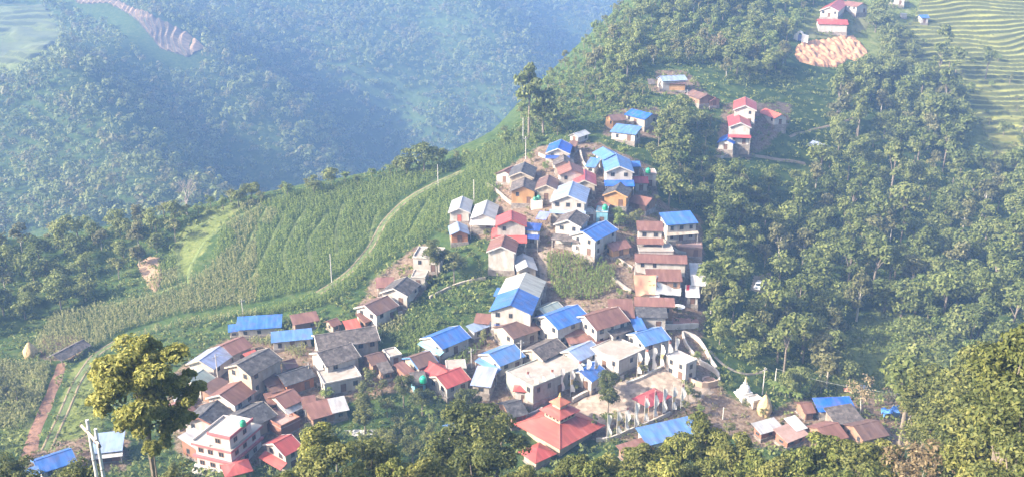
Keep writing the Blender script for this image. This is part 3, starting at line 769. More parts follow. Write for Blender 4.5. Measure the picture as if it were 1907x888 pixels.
house(G,(519,698),(574,680),5.8,3.2,SLATE,ORANGE,'dark slate house with an orange side wall')
house(G,(512,738),(546,723),6.2,3.2,RUST2,WHITE,'rusty red roof with pale stripes and a white veranda', skirt=[('F',2.3,1.4,WTIN)])
house(S,(560,738),(586,734),3.4,2.6,RUST,WHITE,'small rust roof next to the pale striped rusty roof', name='shed', cat='shed')
house(S,(566,752),(612,740),4.4,2.4,RUST2,MUD,'long low rust roof at the orchard edge', name='shed', cat='shed')
house(G,(682,662),(712,654),5.2,2.6,BROWN,MUD,'squat brown roof at the east end of the slate houses')
house(FL,(720,660),(741,655),4.0,2.6,CONC,WHITE,'small house with a white edged flat roof beside the squat brown roof', parapet=.3)
house(S,(733,678),(750,671),4.4,2.4,RUST2,BRICK,'rust red sheet roof below the small white edged flat roof', name='shed', cat='shed')
house(G,(764,665),(800,653),6.0,3.0,BROWN,CREAM,'dark brown gabled house with a blue painted gable edge', barge=BLUE2)
house(G,(833,690),(798,671),5.0,3.2,REDR,CREAM,'red roof running crosswise behind the larger red roof')
house(G,(813,700),(857,683),6.6,3.2,REDR,WHITE,'larger red roofed house beside the orchard', barge=CREAM)
house(FL,(832,680),(866,678),4.2,2.6,CONC,WHITE,'whitish flat roof littered with tin behind the two red roofs', parapet=.1)
house(S,(890,680),(926,684),5.6,2.4,LAV,CONC,'grey striped tin roof with a blue strip below the light blue house', name='shed', cat='shed')
house(G,(763,694),(790,690),6.0,3.0,SLATEB,CYAN,'grey brown roofed house with a cyan wall and water tank near the red roofs')
house(G,(938,752),(970,744),6.4,2.8,SLATE,MUD,'dark slate roof beside the red temple')
# --- south west cluster
house(G,(414,642),(452,626),6.4,3.6,RUST2,CONC,'rust roofed house at the upper end of the lower cluster by the maize')
house(G,(371,670),(409,644),6.8,3.8,LAV,WHITE,'lavender and white tin roofed house beside the big leafy tree', barge=CREAM)
house(G,(349,705),(378,687),6.2,3.2,GREEN,WHITE,'grey green roofed house with a white front below the lavender roof', barge=WHITE)
house(G,(442,678),(500,648),7.2,5.4,GREY,CREAM,'tall dark roofed house with a two storey cream front in the lower cluster', floors=2, barge=CREAM)
house(S,(370,722),(406,700),4.0,2.6,BROWN,MUD,'small brown roof squeezed between the grey green roof and the cream fronted house', name='shed', cat='shed')
house(G,(409,734),(449,708),7.2,3.6,RUST,WHITE,'rust gabled house with a white gable in the lower cluster middle', barge=WHITE)
house(G,(526,673),(548,667),4.0,3.2,RUST,WHITE,'tiny white house with a rust roof beside the dark slate and orange house')
house(S,(452,658),(474,650),2.8,3.0,REDO,MUD,'little orange red roof behind the tall cream fronted house', name='shed', cat='shed')
house(S,(482,699),(510,690),3.8,2.6,BROWN,CREAM,'brown shed roof, upper of two joined small roofs', name='shed', cat='shed')
house(S,(496,712),(520,706),3.2,2.4,BROWN,CREAM,'brown shed roof with cream walls, lower of two joined small roofs', name='shed', cat='shed')
house(G,(311,758),(346,742),6.2,3.2,RUST2,BRICK,'rust red roofed house under the big leafy tree')
house(G,(370,776),(404,745),7.4,3.6,SLATE,WHITE,'dark slate gabled house behind the white three storey house', barge=BRICK)
house(G,(441,772),(490,747),7.6,3.6,SLATE,CREAM,'dark slate gabled house with a cream gable right of the matching slate roof', barge=CREAM)
house(FL,(505,787),(538,771),6.8,2.4,PINKT,BRICK,'open brown floor of an unfinished building with a low wall', parapet=.6, win=False)
house(S,(331,812),(360,795),6.4,3.0,WTIN,BRICK,'white corrugated tin roof on brick walls beside the three storey house', name='shed', cat='shed')
house(G,(509,825),(542,808),6.2,4.2,REDR,WHITE,'red roofed white house with a red skirt roof near the three storey house', skirt=[('A',2.6,1.8,REDR)], floors=2, barge=WHITE)
house(HP,(432,864),(448,860),4.8,2.6,REDR,WHITE,'red hipped awning pavilion at the foot of the three storey house', L=5.2, rise=1.0, name='pavilion', cat='pavilion', post=True)
# --- far lower left
house(G,(64,857),(131,835),5.6,3.0,BLUE,WHITE,'blue gabled house by the dirt path', barge=BLUE2)
house(S,(46,872),(68,866),4.0,2.6,BLUE2,WHITE,'small blue roof at the lower end of the blue gabled house by the dirt path', name='shed', cat='shed')
house(S,(178,806),(232,800),5.0,3.0,PALEB,BRICK,'pale blue roofed brick house behind the twin utility poles', skirt=[('F',2.3,1.2,WHITE)])
house(G,(100,660),(154,632),4.4,1.9,SLATEB,MUD,'weathered thatched shed standing by the field path near a haystack', name='shed', cat='shed', post=True)
# --- south, in the trees
house(G,(834,792),(862,783),4.2,2.8,BLUE2,WHITE,'little blue roofed white hut among the orchard trees', name='hut', cat='hut')
house(S,(1186,795),(1298,770),4.6,2.4,BLUE2,WHITE,'long blue shed roof behind the row of prayer flags', name='shed', cat='shed', Lmax=18)
house(S,(1514,740),(1580,737),3.8,2.8,BLUEB,WHITE,'bright blue roof with mossy patches at the ravine edge', name='shed', cat='shed')
house(G,(1490,750),(1511,748),4.6,2.4,RUST,MUD,'brown roof end touching the bright blue mossy roof', name='shed', cat='shed')
house(S,(1534,758),(1584,750),4.6,2.4,SLATEB,STONE,'grey slate roof just below the bright blue mossy roof', name='shed', cat='shed')
house(G,(1522,796),(1560,786),6.4,2.2,RUST2,MUD,'low earthen brown roof at the ravine edge among dry scrub')
house(G,(1590,792),(1636,782),6.4,2.2,BROWN,MUD,'long low brown roof beside the crumpled blue tarpaulin')
house(S,(1460,778),(1480,772),3.6,2.0,WTIN,STONE,'short white tin roof near the haystack below the stupa', name='shed', cat='shed')
house(S,(1400,787),(1440,776),3.0,2.0,TIN,BRICK,'narrow grey tin roof over brick wall near the haystack below the stupa', name='shed', cat='shed')
house(S,(1440,798),(1478,783),3.8,2.0,PINKT,BRICK,'pinkish tin roof sloping beside the brown earthen roofs', name='shed', cat='shed')
house(G,(1738,760),(1766,752),5.4,2.6,BROWN,MUD,'steep brown roof beside a tall concrete pole in scrub')
house(G,(1722,785),(1752,782),4.4,2.2,RUST2,MUD,'low rust roof below the steep brown roof by the concrete pole')
house(S,(1791,783),(1826,787),4.6,2.2,WTIN,BRICK,'white sheet roof with brown streaks at the edge of the tall forest tree', name='shed', cat='shed')
# --- upper hamlets
house(G,(1229,142),(1274,140),5.4,4.2,PALEB,WHITE,'pale blue roofed house behind a brown roof on the upper hill', sides='A')
house(S,(1234,148),(1275,148),3.4,3.0,BROWN,OCHRE,'brown roofed house with a bright ochre wall on the upper hill', win=False)
house(G,(1291,167),(1317,176),6.0,2.4,BROWN,MUD,'brown roof sunk in bushes next to the ochre walled hill house')
house(G,(1315,177),(1333,182),4.6,2.2,RUST,MUD,'low rust roof at the end of the hedge below the hill house')
house(S,(1206,147),(1217,147),4.0,2.2,SLATEB,MUD,'small dark open shed beside the ochre walled hill house', name='shed', cat='shed', post=True)
house(G,(1177,203),(1214,212),6.2,3.2,BLUEB,CONC,'bright blue roofed house, upper of the two blue roofs above the village')
house(G,(1133,214),(1159,212),6.0,3.6,BROWN,OCHRE,'brown roofed house with an ochre gable beside two blue roofs')
house(S,(1149,230),(1195,235),5.4,3.0,BLUE2,WHITE,'light blue roofed house, lower of the two blue roofs above the village')
house(G,(1068,249),(1090,242),3.6,2.4,WTIN,WHITE,'small white roofed hut above the topmost bright blue house', name='hut', cat='hut')
house(G,(1062,262),(1076,263),4.4,2.6,BROWN,MUD,'small brown roof beside the topmost bright blue house', name='hut', cat='hut')
house(G,(1388,196),(1388,181),7.2,5.0,REDR,WHITE,'red gabled white house with a spire pole, upper of the pair of red houses', floors=2, barge=WHITE)
house(G,(1379,228),(1375,210),6.8,6.0,CRIM,WHITE,'red gabled white house with a red skirt roof, lower of the pair of red houses', skirt=[('A',3.4,1.6,CRIM)], floors=2, barge=WHITE)
house(G,(1352,260),(1358,249),5.2,2.8,BLUEB,WHITE,'small blue roofed hut with a white gable below the pair of red houses', name='hut', cat='hut')
house(G,(1426,202),(1455,213),5.2,3.0,REDO,WHITE,'orange red roofed house beside the pair of red gabled houses')
house(S,(1396,222),(1408,224),3.4,3.2,BLUE,WHITE,'blue lean-to behind the lower red gabled house', name='lean_to', cat='shed')
house(G,(1514,262),(1536,268),5.4,2.4,LAV,MUD,'lavender grey tin hut alone in the forest', name='hut', cat='hut')
# --- school on the hilltop
house(G,(1537,19),(1573,-8),8.0,3.6,REDR,WHITE,'long red roofed school block with a white gable end on the hilltop', name='school', cat='school', barge=WHITE, Lmax=40)
house(G,(1523,36),(1577,37),7.6,4.2,REDR,WHITE,'front red roofed school block with a long white wall on the hilltop', name='school', cat='school', sides='B')
house(G,(1578,2),(1607,6),7.0,3.6,RUST2,WHITE,'rear red brown school block with white arcade on the hilltop', name='school', cat='school', Lmax=24)
house(FL,(1657,-3),(1684,-2),6.0,3.2,WTIN,WHITE,'white school building at the top of the hilltop lawn', name='school', cat='school')
house(G,(1712,28),(1728,28),4.6,3.0,BLUE,WHITE,'tiny blue roofed white hut among trees near the terraces', name='hut', cat='hut')
house(FL,(1679,26),(1687,26),2.2,2.2,WTIN,WHITE,'tiny white box hut on the hilltop lawn', name='hut', cat='hut', parapet=0, win=False)
house(S,(318,724),(346,718),3.6,2.2,TIN,BRICK,'grey sheet roof just below the grey green roofed house',name='shed',cat='shed')
house(S,(490,732),(511,727),3.6,2.2,RUST,MUD,'small rust roof on the uphill side of the pale striped rusty roof',name='shed',cat='shed')
house(G,(610,597),(628,591),3.6,2.0,RUST2,CREAM,'tiny rust roofed hut behind the longest slate house',name='hut',cat='hut')
house(S,(638,597),(664,592),3.2,1.9,REDO,MUD,'orange rust sheet roof behind the longest slate house',name='shed',cat='shed')
house(S,(662,584),(684,577),3.6,2.0,RUST,MUD,'rust skirt roof shed touching the brown gabled house at the field track',name='shed',cat='shed')
house(S,(1148,828),(1200,812),3.2,2.0,RUST2,MUD,'low rust roof half buried in trees below the front row of prayer flags',name='shed',cat='shed')
house(S,(610,742),(640,736),4.0,2.2,TIN,CONC,'grey tin roof at the orchard edge beside the long low rust roof',name='shed',cat='shed')
house(S,(700,676),(722,671),3.4,2.2,SLATEB,MUD,'small slate roof among garden trees below the squat brown roof',name='shed',cat='shed')
house(S,(1008,640),(1030,650),3.0,2.0,RUST,MUD,'rust lean-to roof behind the long flat roofed building',name='lean_to',cat='shed')
house(S,(1210,545),(1228,546),2.6,2.2,TIN,MUD,'narrow tin shelter between the two sagging tarpaulins and striped roof',name='shelter',cat='shelter',post=True)
# two-coloured roof of the hall: the upper half is grey sheeting laid over it
gm = MB(); Lh = [h for h in HOUSES if h[0].startswith('long hall')][0][3]
for sg in (-1, 1): slope_slab(gm, .02, Lh / 2 + .05, 0, hall['hr'] + .09, sg * 5.1, 5.0 + .07, .06)
gm.obj('roof_sheet', m_tin((.36, .37, .34), .2, .5), hall)
for o in list(COL.objects):
    if 'hr' in o: del o['hr']
# ------------------------------------------------------------------ temple, towers, flags, poles and other single things
def frame_at(P0, P1, h):
    """corner P0 and direction to P1 on the level h above the ground under P0"""
    p = unproj([P0], h)[0]; d = rays(P1)[0]; t = (p[2] - CAMZ) / d[2]; q = d * t
    return p, math.atan2(q[1] - p[1], q[0] - p[0]), math.hypot(q[0] - p[0], q[1] - p[1])
# white three storey building with pink bands
p, a, ln = frame_at((363, 822), (429, 837), 5.8)
LX, LY = max(6.8, min(ln, 8.4)), 9.6
b3 = empty('apartment_building', (p[0], p[1], p[2] - 5.8), a, 'white three storey concrete building with pink bands and a flat roof terrace', 'building')
FOOT.append((p[0] + math.cos(a) * LX / 2 - math.sin(a) * LY / 2, p[1] + math.sin(a) * LX / 2 + math.cos(a) * LY / 2, a, LX / 2 + .5, LY / 2 + .5))
MW, MP = m_wall((.56, .53, .51), .4), m_plain((.42, .14, .15))
MB().box(0, LX, 0, LY, -3, 5.6).obj('wall', MW, b3)
for z in (2.7, 5.35):
    MB().box(-.55, LX + .55, -.55, LY + .3, z, z + .42).obj('band', MP, b3)
MB().box(-.5, LX + .5, -.5, LY + .25, 5.775, 5.86).obj('roof', m_wall((.44, .41, .37), .5, .5), b3)
for nm, bx in (('parapet', (-.53, -.37, -.5, LY + .2)), ('parapet', (-.36, LX * .46, -.53, -.37)), ('parapet', (-.36, LX * .46, LY + .05, LY + .21))):
    MB().box(*bx, 5.862, 6.3).obj(nm, MW, b3)
PX0 = LX * .47
pent = MB().box(PX0, LX + .0, .05, LY * .72, 5.865, 8.5).obj('penthouse', MW, b3)
MB().box(PX0 - .35, LX + .45, -.4, LY * .72 + .3, 8.505, 8.62).obj('roof', m_wall((.52, .48, .44), .45, .6), b3)
MB().box(PX0 - .38, LX + .48, -.43, -.25, 8.3, 8.95).obj('band', MP, b3)
MB().box(LX + .3, LX + .48, -.24, LY * .72 + .3, 8.3, 8.95).obj('band', MP, b3)
for z, xs in ((.9, (1.2, 3.6, 5.8)), (3.7, (1.2, 3.4, 5.9)), (6.6, (5.4,))):
    for x in xs:
        o = link(window_mesh(1.2, 1.1, (.3, .16, .12)), 'window', b3); o.location = (x, 0 if z < 6 else .05, z)
for z, ys in ((.9, (2, 4.6, 7.4)), (3.7, (1.8, 4.4, 7.4)), (6.6, (1.8, 4.8))):
    for y in ys:
        o = link(window_mesh(1.2, 1.1, (.3, .16, .12)), 'window', b3); o.location = (LX, y, z); o.rotation_euler = (0, 0, R(90))
# steps and terrace in front of it
q = pt(384, 872)
st = empty('staircase', (q[0], q[1], terr(q[0], q[1])), a + R(8), 'white concrete steps leading up to the three storey building', 'staircase')
for i in range(6): MB().box(-2.2, 2.2, -.4 * i - .4, -.4 * i - .002, -3, .9 - .2 * i).obj('step', m_plain((.7, .67, .62)), st)

# red three tiered temple
TCX, TCY = 1042, 790
p = unproj([(TCX, TCY)], 2.4)[0]; gz = p[2] - 3.2
tp = empty('pagoda_temple', (p[0], p[1], gz), R(45 - 2), 'red three tiered temple with square stacked roofs and a pole on top', 'temple')
FOOT.append((p[0], p[1], R(43), 7, 7))
MRD = m_tin((.38, .085, .065), .2, .5); MTW = m_wall((.5, .4, .3), .4)
MB().box(-4.7, 4.7, -4.7, 4.7, -2.5, 3.7).obj('wall', MTW, tp)
def tier(h0, z0, h1, z1, t=.12):
    m = MB(); e = [(-h0, -h0, z0), (h0, -h0, z0), (h0, h0, z0), (-h0, h0, z0)]; u = [(-h1, -h1, z1), (h1, -h1, z1), (h1, h1, z1), (-h1, h1, z1)]
    k = [(x, y, z - t) for x, y, z in e]
    m.add(k + e + u, [(4, 5, 9, 8), (5, 6, 10, 9), (6, 7, 11, 10), (7, 4, 8, 11), (3, 2, 1, 0), (0, 1, 5, 4), (1, 2, 6, 5), (2, 3, 7, 6), (3, 0, 4, 7), (8, 9, 10, 11)])
    return m
tier(6.55, 3.2, 2.3, 5.15).obj('roof', MRD, tp)
MB().box(-2.15, 2.15, -2.15, 2.15, 5.1, 6.75).obj('upper_wall', MTW, tp)
for k in range(4):
    for x in (-1.5, -.5, .5, 1.5):
        o = link(window_mesh(.62, .8, (.16, .08, .05)), 'window', tp); an = k * math.pi / 2
        o.rotation_euler = (0, 0, an); o.location = (x * math.cos(an) + 2.15 * math.sin(an), x * math.sin(an) - 2.15 * math.cos(an), 5.5)
tier(2.95, 6.65, 1.15, 7.5).obj('roof', MRD, tp)
MB().box(-1.05, 1.05, -1.05, 1.05, 7.45, 8.65).obj('upper_wall', MTW, tp)
tier(1.6, 8.5, .05, 9.55).obj('roof', m_tin((.46, .14, .07), .1, .5), tp)
MB().lathe([(.16, 9.5), (.3, 9.75), (.12, 10.0), (.18, 10.15), (.02, 10.7)], 10).obj('finial', m_plain((.6, .42, .12), .35), tp)
for sg in ((1, 1), (1, -1), (-1, 1), (-1, -1)):
    MB().tube([(sg[0] * 6.55, sg[1] * 6.55, 3.24), (sg[0] * 2.3, sg[1] * 2.3, 5.2)], .1, 6).obj('roof_ridge', m_plain((.42, .10, .08)), tp)
house(HP, (992, 837), (1010, 829), 5.4, 2.4, REDR, CREAM, 'bright red porch roof at the front corner of the tiered temple', ov=.9, L=5.6, rise=1.1, name='porch', cat='porch', win=False)
house(HP, (1206, 735), (1223, 727), 5.0, 2.7, CRIM, WHITE, 'red hipped pavilion on posts standing in the paved courtyard', name='pavilion', cat='pavilion', post=True, L=7.2)
# gate tower of the monastery and the white curving walls behind it
house(FL, (1260, 670), (1279, 662), 5.6, 4.2, WHITE, WHITE, 'white gate tower with a flat overhanging roof at the courtyard edge', name='gate_tower', cat='gate', parapet=.2, floors=2)
def wall_strip(px, h, t, mat, label, name='wall', cat='wall', step=1.2, group=None, down=.8):
    W = unproj(px)[:, :2]; P = [W[0]]
    for a_, b_ in zip(W[:-1], W[1:]):
        n = max(1, int(np.hypot(*(b_ - a_)) / step)); P += [a_ + (b_ - a_) * (i + 1) / n for i in range(n)]
    P = np.array(P)
    for _ in range(2): P[1:-1] = (P[:-2] + 2 * P[1:-1] + P[2:]) / 4
    T = np.gradient(P, axis=0); T /= np.linalg.norm(T, axis=1)[:, None] + 1e-9; Nn = np.stack([-T[:, 1], T[:, 0]], 1) * t / 2
    z = terr(P[:, 0], P[:, 1]); c = P.mean(0); cz = float(z.mean())
    m = MB(); vs = []
    for i in range(len(P)):
        for q_, zz in ((P[i] + Nn[i], -down), (P[i] - Nn[i], -down), (P[i] - Nn[i], h), (P[i] + Nn[i], h)):
            vs.append((q_[0] - c[0], q_[1] - c[1], z[i] + zz - cz))
    fs = []
    for i in range(len(P) - 1):
        o = i * 4
        for j in range(4): fs.append((o + j, o + (j + 1) % 4, o + 4 + (j + 1) % 4, o + 4 + j))
    fs += [(3, 2, 1, 0), tuple(range(len(vs) - 4, len(vs)))]
    m.add(vs, fs); ob = m.obj(name, mat); ob.location = (c[0], c[1], cz)
    return tag(ob, label, cat, group)
MWW = m_wall((.58, .53, .48), .5, .5); MBE = m_wall((.60, .45, .34), .5, .6)
wall_strip([(1271, 624), (1274, 640), (1287, 660), (1304, 676)], 1.1, .35, MWW, 'white curving wall on the village side of the ramp behind the gate tower')
wall_strip([(1272, 623), (1296, 629), (1310, 648), (1320, 668), (1334, 690)], 1.1, .35, MWW, 'white curving wall on the forest side of the ramp behind the gate tower')
wall_strip([(1303, 678), (1320, 687), (1338, 695), (1339, 716)], 1.2, .35, MWW, 'white wall closing the small terrace with the round planter')
wall_strip([(1282, 712), (1296, 722), (1318, 724), (1338, 716)], 1.4, .3, MBE, 'pinkish brick wall below the round planter terrace')
wall_strip([(1246, 676), (1258, 690), (1264, 702)], 2.2, .4, m_wall(BRICK, .4), 'brick red wall beside the gate tower')
wall_strip([(1166, 716), (1186, 710), (1206, 700), (1232, 686)], .7, .6, m_stone((.5, .47, .42), 1.2), 'low stone wall edging the courtyard below the garden')
wall_strip([(1066, 748), (1090, 735), (1130, 716), (1160, 704)], 1.0, .6, MWW, 'long low white bench wall between the flat building and courtyard')
wall_strip([(1110, 822), (1126, 824), (1156, 812), (1196, 796), (1248, 772)], .9, .3, MWW, 'white low wall under the front row of prayer flags')
wall_strip([(940, 768), (964, 786), (988, 776), (1010, 765)], 1.0, .3, MWW, 'white angled wall around the yard beside the tiered temple')
wall_strip([(1046, 458), (1072, 466), (1098, 471), (1116, 462)], 1.8, .5, m_stone((.55, .45, .33), 1.3), 'cream stone retaining wall under the long bright blue house')
wall_strip([(1106, 456), (1122, 466), (1146, 482), (1178, 502)], .9, .3, m_stone((.5, .42, .34), 1.5), 'pale stone wall slanting down beside the terrace maize plot')
wall_strip([(1228, 612), (1262, 613), (1300, 611)], 1.3, .35, m_wall((.72, .66, .6), .5), 'white wall in front of the brick red yard')
drape('yard', [(1234, 590), (1240, 610), (1300, 611), (1302, 594)], .6, m_soil((.38, .20, .15), .6, .3), .16)
wall_strip([(380, 884), (410, 866)], .8, .3, MWW, 'short white wall beside the concrete steps')
q = pt(1320, 709); o = empty('planter', (q[0], q[1], q[2] - .1), 0, 'round brick planter ring on the small terrace', 'planter')
m = MB()
prof = [(1.5, -.3), (1.5, .55), (1.15, .55), (1.15, .25)]
m.lathe(prof, 20); m.obj('rim', m_plain((.55, .36, .28)), o); MB().lathe([(1.14, .1), (1.13, .3)], 16).obj('soil', m_soil((.3, .2, .13)), o)
# white stupa
q = pt(1386, 738); s_ = empty('stupa', (q[0], q[1], q[2]), R(20), 'small white stupa with a stepped base and pointed spire', 'stupa'); s_.scale = (1.12,) * 3
m = MB(); m.box(-1.5, 1.5, -1.5, 1.5, -1.5, .7); m.obj('base', m_wall((.8, .78, .74), .3), s_)
MB().box(-1.1, 1.1, -1.1, 1.1, .702, 1.3).obj('base', m_wall((.8, .78, .74), .3), s_)
MB().lathe([(.95, 1.3), (1.02, 1.7), (.9, 2.2), (.55, 2.6), (.3, 2.75)], 18).obj('dome', m_wall((.83, .81, .78), .25), s_)
MB().box(-.3, .3, -.3, .3, 2.7, 3.1).obj('harmika', m_plain((.75, .72, .66)), s_)
MB().lathe([(.26, 3.1), (.1, 4.1), (.02, 4.5)], 10).obj('spire', m_plain((.7, .6, .35)), s_)
house(FL, (1400, 744), (1412, 741), 2.2, 1.7, WHITE, WHITE, 'little white shrine building right beside the stupa', name='shrine', cat='shrine', parapet=.25)

# prayer flags
fm = []
for k in range(3):
    m = MB(); n = 9; w_ = .85; z0, z1 = .9, 5.3; vs = []
    for i in range(n + 1):
        z = z0 + (z1 - z0) * i / n
        for j in range(4):
            u = j / 3; vs.append((.05 + w_ * u * (.75 + .25 * math.sin(i * 1.1 + k)), .16 * math.sin(i * .9 + 2.4 * u + k * 2) * u, z))
    m.add(vs, [(i * 4 + j, i * 4 + j + 1, i * 4 + j + 5, i * 4 + j + 4) for i in range(n) for j in range(3)])
    m.m = [1 if (f // 3) in ((3, 4) if k == 1 else (8,) if k == 2 else ()) else 0 for f in range(len(m.f))]
    fm.append(m.mesh('banner', [m_plain((.80, .78, .75), .8), m_plain((.75, .55, .25) if k == 1 else (.62, .25, .2), .8)]))
pm = MB().tube([(0, 0, -.8), (0, 0, 2.8), (0, 0, 5.7)], [.055, .05, .03], 6).mesh('pole', m_plain((.6, .56, .5)))
def flag(px, py, k, lab, grp, sc_=1.0):
    q = pt(px, py); o = empty('prayer_flag', (q[0], q[1], terr(q[0], q[1])), R(-20 + (px * 7 % 40)), lab, 'flag', grp); o.scale = (1.15, 1.15, sc_ * 1.22)
    link(pm, 'pole', o); link(fm[k % 3], 'banner', o)
for i, (x, y, s_) in enumerate([(1130, 822, .95), (1148, 815, .95), (1164, 808, .95), (1181, 802, 1), (1199, 792, 1), (1217, 784, 1.05), (1233, 777, 1.05), (1251, 771, 1), (1267, 764, .95)]):
    flag(x, y, i, 'tall white prayer flag in the front row between courtyard and long blue shed', 'prayer flags in front of the courtyard', s_)
for i, (x, y) in enumerate([(1186, 703), (1200, 697), (1214, 694), (1229, 688), (1243, 682), (1256, 676)]):
    flag(x, y, i + 1, 'thin white prayer flag in the garden row behind the courtyard', 'prayer flags in the garden behind the courtyard', .95)
for i, (x, y) in enumerate([(980, 742), (995, 757), (1009, 750), (1025, 738), (1043, 736), (1062, 738), (1077, 722), (1092, 718), (1107, 712)]):
    flag(x, y, i + 2, 'white prayer flag lined up along the long grey green wall', 'prayer flags along the flat roofed building', 1.0)

# power poles
pole_me = {}
def power_pole(px, py, top, lab, mat=(.52, .49, .45), r=.13, arm=True):
    q = pt(px, py); z = terr(q[0], q[1]); s_ = FPX / project(q)[0, 2]; h = (py - top) / s_ / cp + .4
    o = empty('power_pole', (q[0], q[1], z), R(px % 60), lab, 'power pole')
    MB().tube([(0, 0, -1), (0, 0, h)], [r * 1.15, r * .75], 8).obj('pole', m_plain(mat), o)
    if arm:
        MB().box(-.7, .7, -.05, .05, h - .75, h - .63).obj('crossarm', m_plain((.35, .33, .32)), o)
        for x in (-.6, 0, .6): MB().lathe([(.05, h - .63), (.07, h - .52), (.03, h - .42)], 8, (x, 0)).obj('insulator', m_plain((.6, .58, .55), .3), o)
    return o
for x, y, t, l in [
 (979, 296, 258, 'pale wooden power pole standing against the maize above the dark slate house'),
 (974, 268, 224, 'tall thin pale pole beneath the crown of the big ridge tree'),
 (1277, 216, 172, 'concrete power pole in the hedge below the ochre walled hill house'),
 (878, 684, 650, 'power pole in front of the whitish flat roof'),
 (970, 690, 634, 'white concrete power pole beside the light blue gabled house'),
 (408, 722, 660, 'whitish power pole between the lavender roof and the tall cream fronted house'),
 (497, 674, 650, 'short pale pole at the far end of the tall dark roof'),
 (577, 714, 676, 'pale pole beside the flat rubble strewn roof'),
 (1146, 634, 606, 'concrete pole with a lamp above the broad flat pale roof'),
 (1155, 592, 570, 'white pole in front of the long brown gabled house'),
 (1165, 620, 604, 'short pole next to the deep blue patched roof'),
 (1716, 787, 728, 'tall concrete pole in the dry scrub between brown roofs'),
 (1420, 734, 684, 'leaning pale pole by the banana plants near the stupa'),
 (1443, 717, 687, 'short white pole at the forest edge near the stupa'),
 (619, 540, 475, 'thin bamboo pole standing in the maize near the track'),
 (816, 345, 310, 'thin pole at the top of the field track'),
 (453, 588, 558, 'pale pole behind the long blue shed'),
 (883, 378, 338, 'thin pole in the maize above the grey tin sheds'),
 (1182, 520, 490, 'grey pole between the terrace maize plot and the sagging tarpaulin'),
 (1346, 780, 760, 'short white post beside the long blue shed roof')]:
    power_pole(x, y, t, l, arm='thin' not in l and 'short' not in l)
# twin pole structure on the near hillside
T1 = world(162, 781, 23.5); T2 = T1 + np.array([1.22, -1.36, 0.0]); g1 = float(terr(T1[0], T1[1])); g2 = float(terr(T2[0], T2[1]))
up = empty('utility_pole', (T1[0], T1[1], g1), 0, 'twin white utility poles joined by a wooden crossarm beside the big leafy tree', 'utility pole')
d12 = T2 - T1; h1 = T1[2] - g1; MPO = m_plain((.66, .66, .66), .6)
MB().tube([(0, 0, -1), (0, 0, h1)], [.16, .125], 12).obj('pole', MPO, up)
MB().tube([(d12[0], d12[1], g2 - g1 - 1), (d12[0], d12[1], h1)], [.16, .125], 12).obj('pole', MPO, up)
u = d12 / np.linalg.norm(d12); n_ = np.array([u[1], -u[0], 0]) * .2; zc = h1 - 1.0
aa = np.array([0, 0, zc]) - u * 1.1 + n_; bb = np.array([0, 0, zc]) + u * 2.75 + n_
m = MB(); sx = np.array([u[1], -u[0], 0]) * .07
m.hexa([aa - sx, bb - sx, bb + sx, aa + sx], [v + np.array([0, 0, .17]) for v in (aa - sx, bb - sx, bb + sx, aa + sx)]); m.obj('crossarm', m_plain((.60, .50, .38)), up)
for f in (-1.2, 2.85, .2, 2.1):
    c = np.array([0, 0, zc]) + u * f + n_
    MB().lathe([(.09, c[2] - .12), (.15, c[2] - .03), (.1, c[2] + .08), (.05, c[2] + .24)], 10, (c[0], c[1])).obj('insulator', m_plain((.08, .07, .07), .3), up)
for z in (-1.0, -3.4):
    for dd in ((0, 0), (d12[0], d12[1])): MB().lathe([(.165, h1 + z - .3), (.165, h1 + z - .22)], 12, dd).obj('clamp', m_plain((.25, .25, .25)), up)
def cable(P, lab, r=.035, sag=1.2):
    a_, b_ = [np.array(v) for v in P]; pts_ = []
    for i in range(15):
        t = i / 14; v = a_ + (b_ - a_) * t; v[2] -= sag * 4 * t * (1 - t); pts_.append(v)
    c = (a_ + b_) / 2; o = MB().tube([v - c for v in pts_], r, 5).obj('power_cable', m_plain((.25, .27, .22))); o.location = c
    tag(o, lab, 'cable')
A_ = pt(1716, 787); A_[2] += 6.6; B_ = pt(1443, 717); B_[2] += 4.2
cable((A_, B_), 'power cable hanging across the green ravine to the tall concrete pole', .04)
for a_, b_, l_ in [((408, 722, 8.2), (497, 674, 3.4), 'power cable running from the whitish pole to the tall dark roof'), ((878, 684, 4.6), (970, 690, 7.2), 'power cable strung between the poles by the light blue gabled house'),
                   ((970, 690, 7.2), (1146, 634, 3.8), 'power cable crossing above the long flat concrete roof'), ((1146, 634, 3.8), (1155, 592, 3.2), 'power cable above the grey brown attached gable'), ((577, 714, 5.2), (408, 722, 8.2), 'power cable spanning the lower cluster roofs')]:
    PA, PB = pt(a_[0], a_[1]), pt(b_[0], b_[1]); PA[2] += a_[2]; PB[2] += b_[2]; cable((PA, PB), l_, .03, .8)
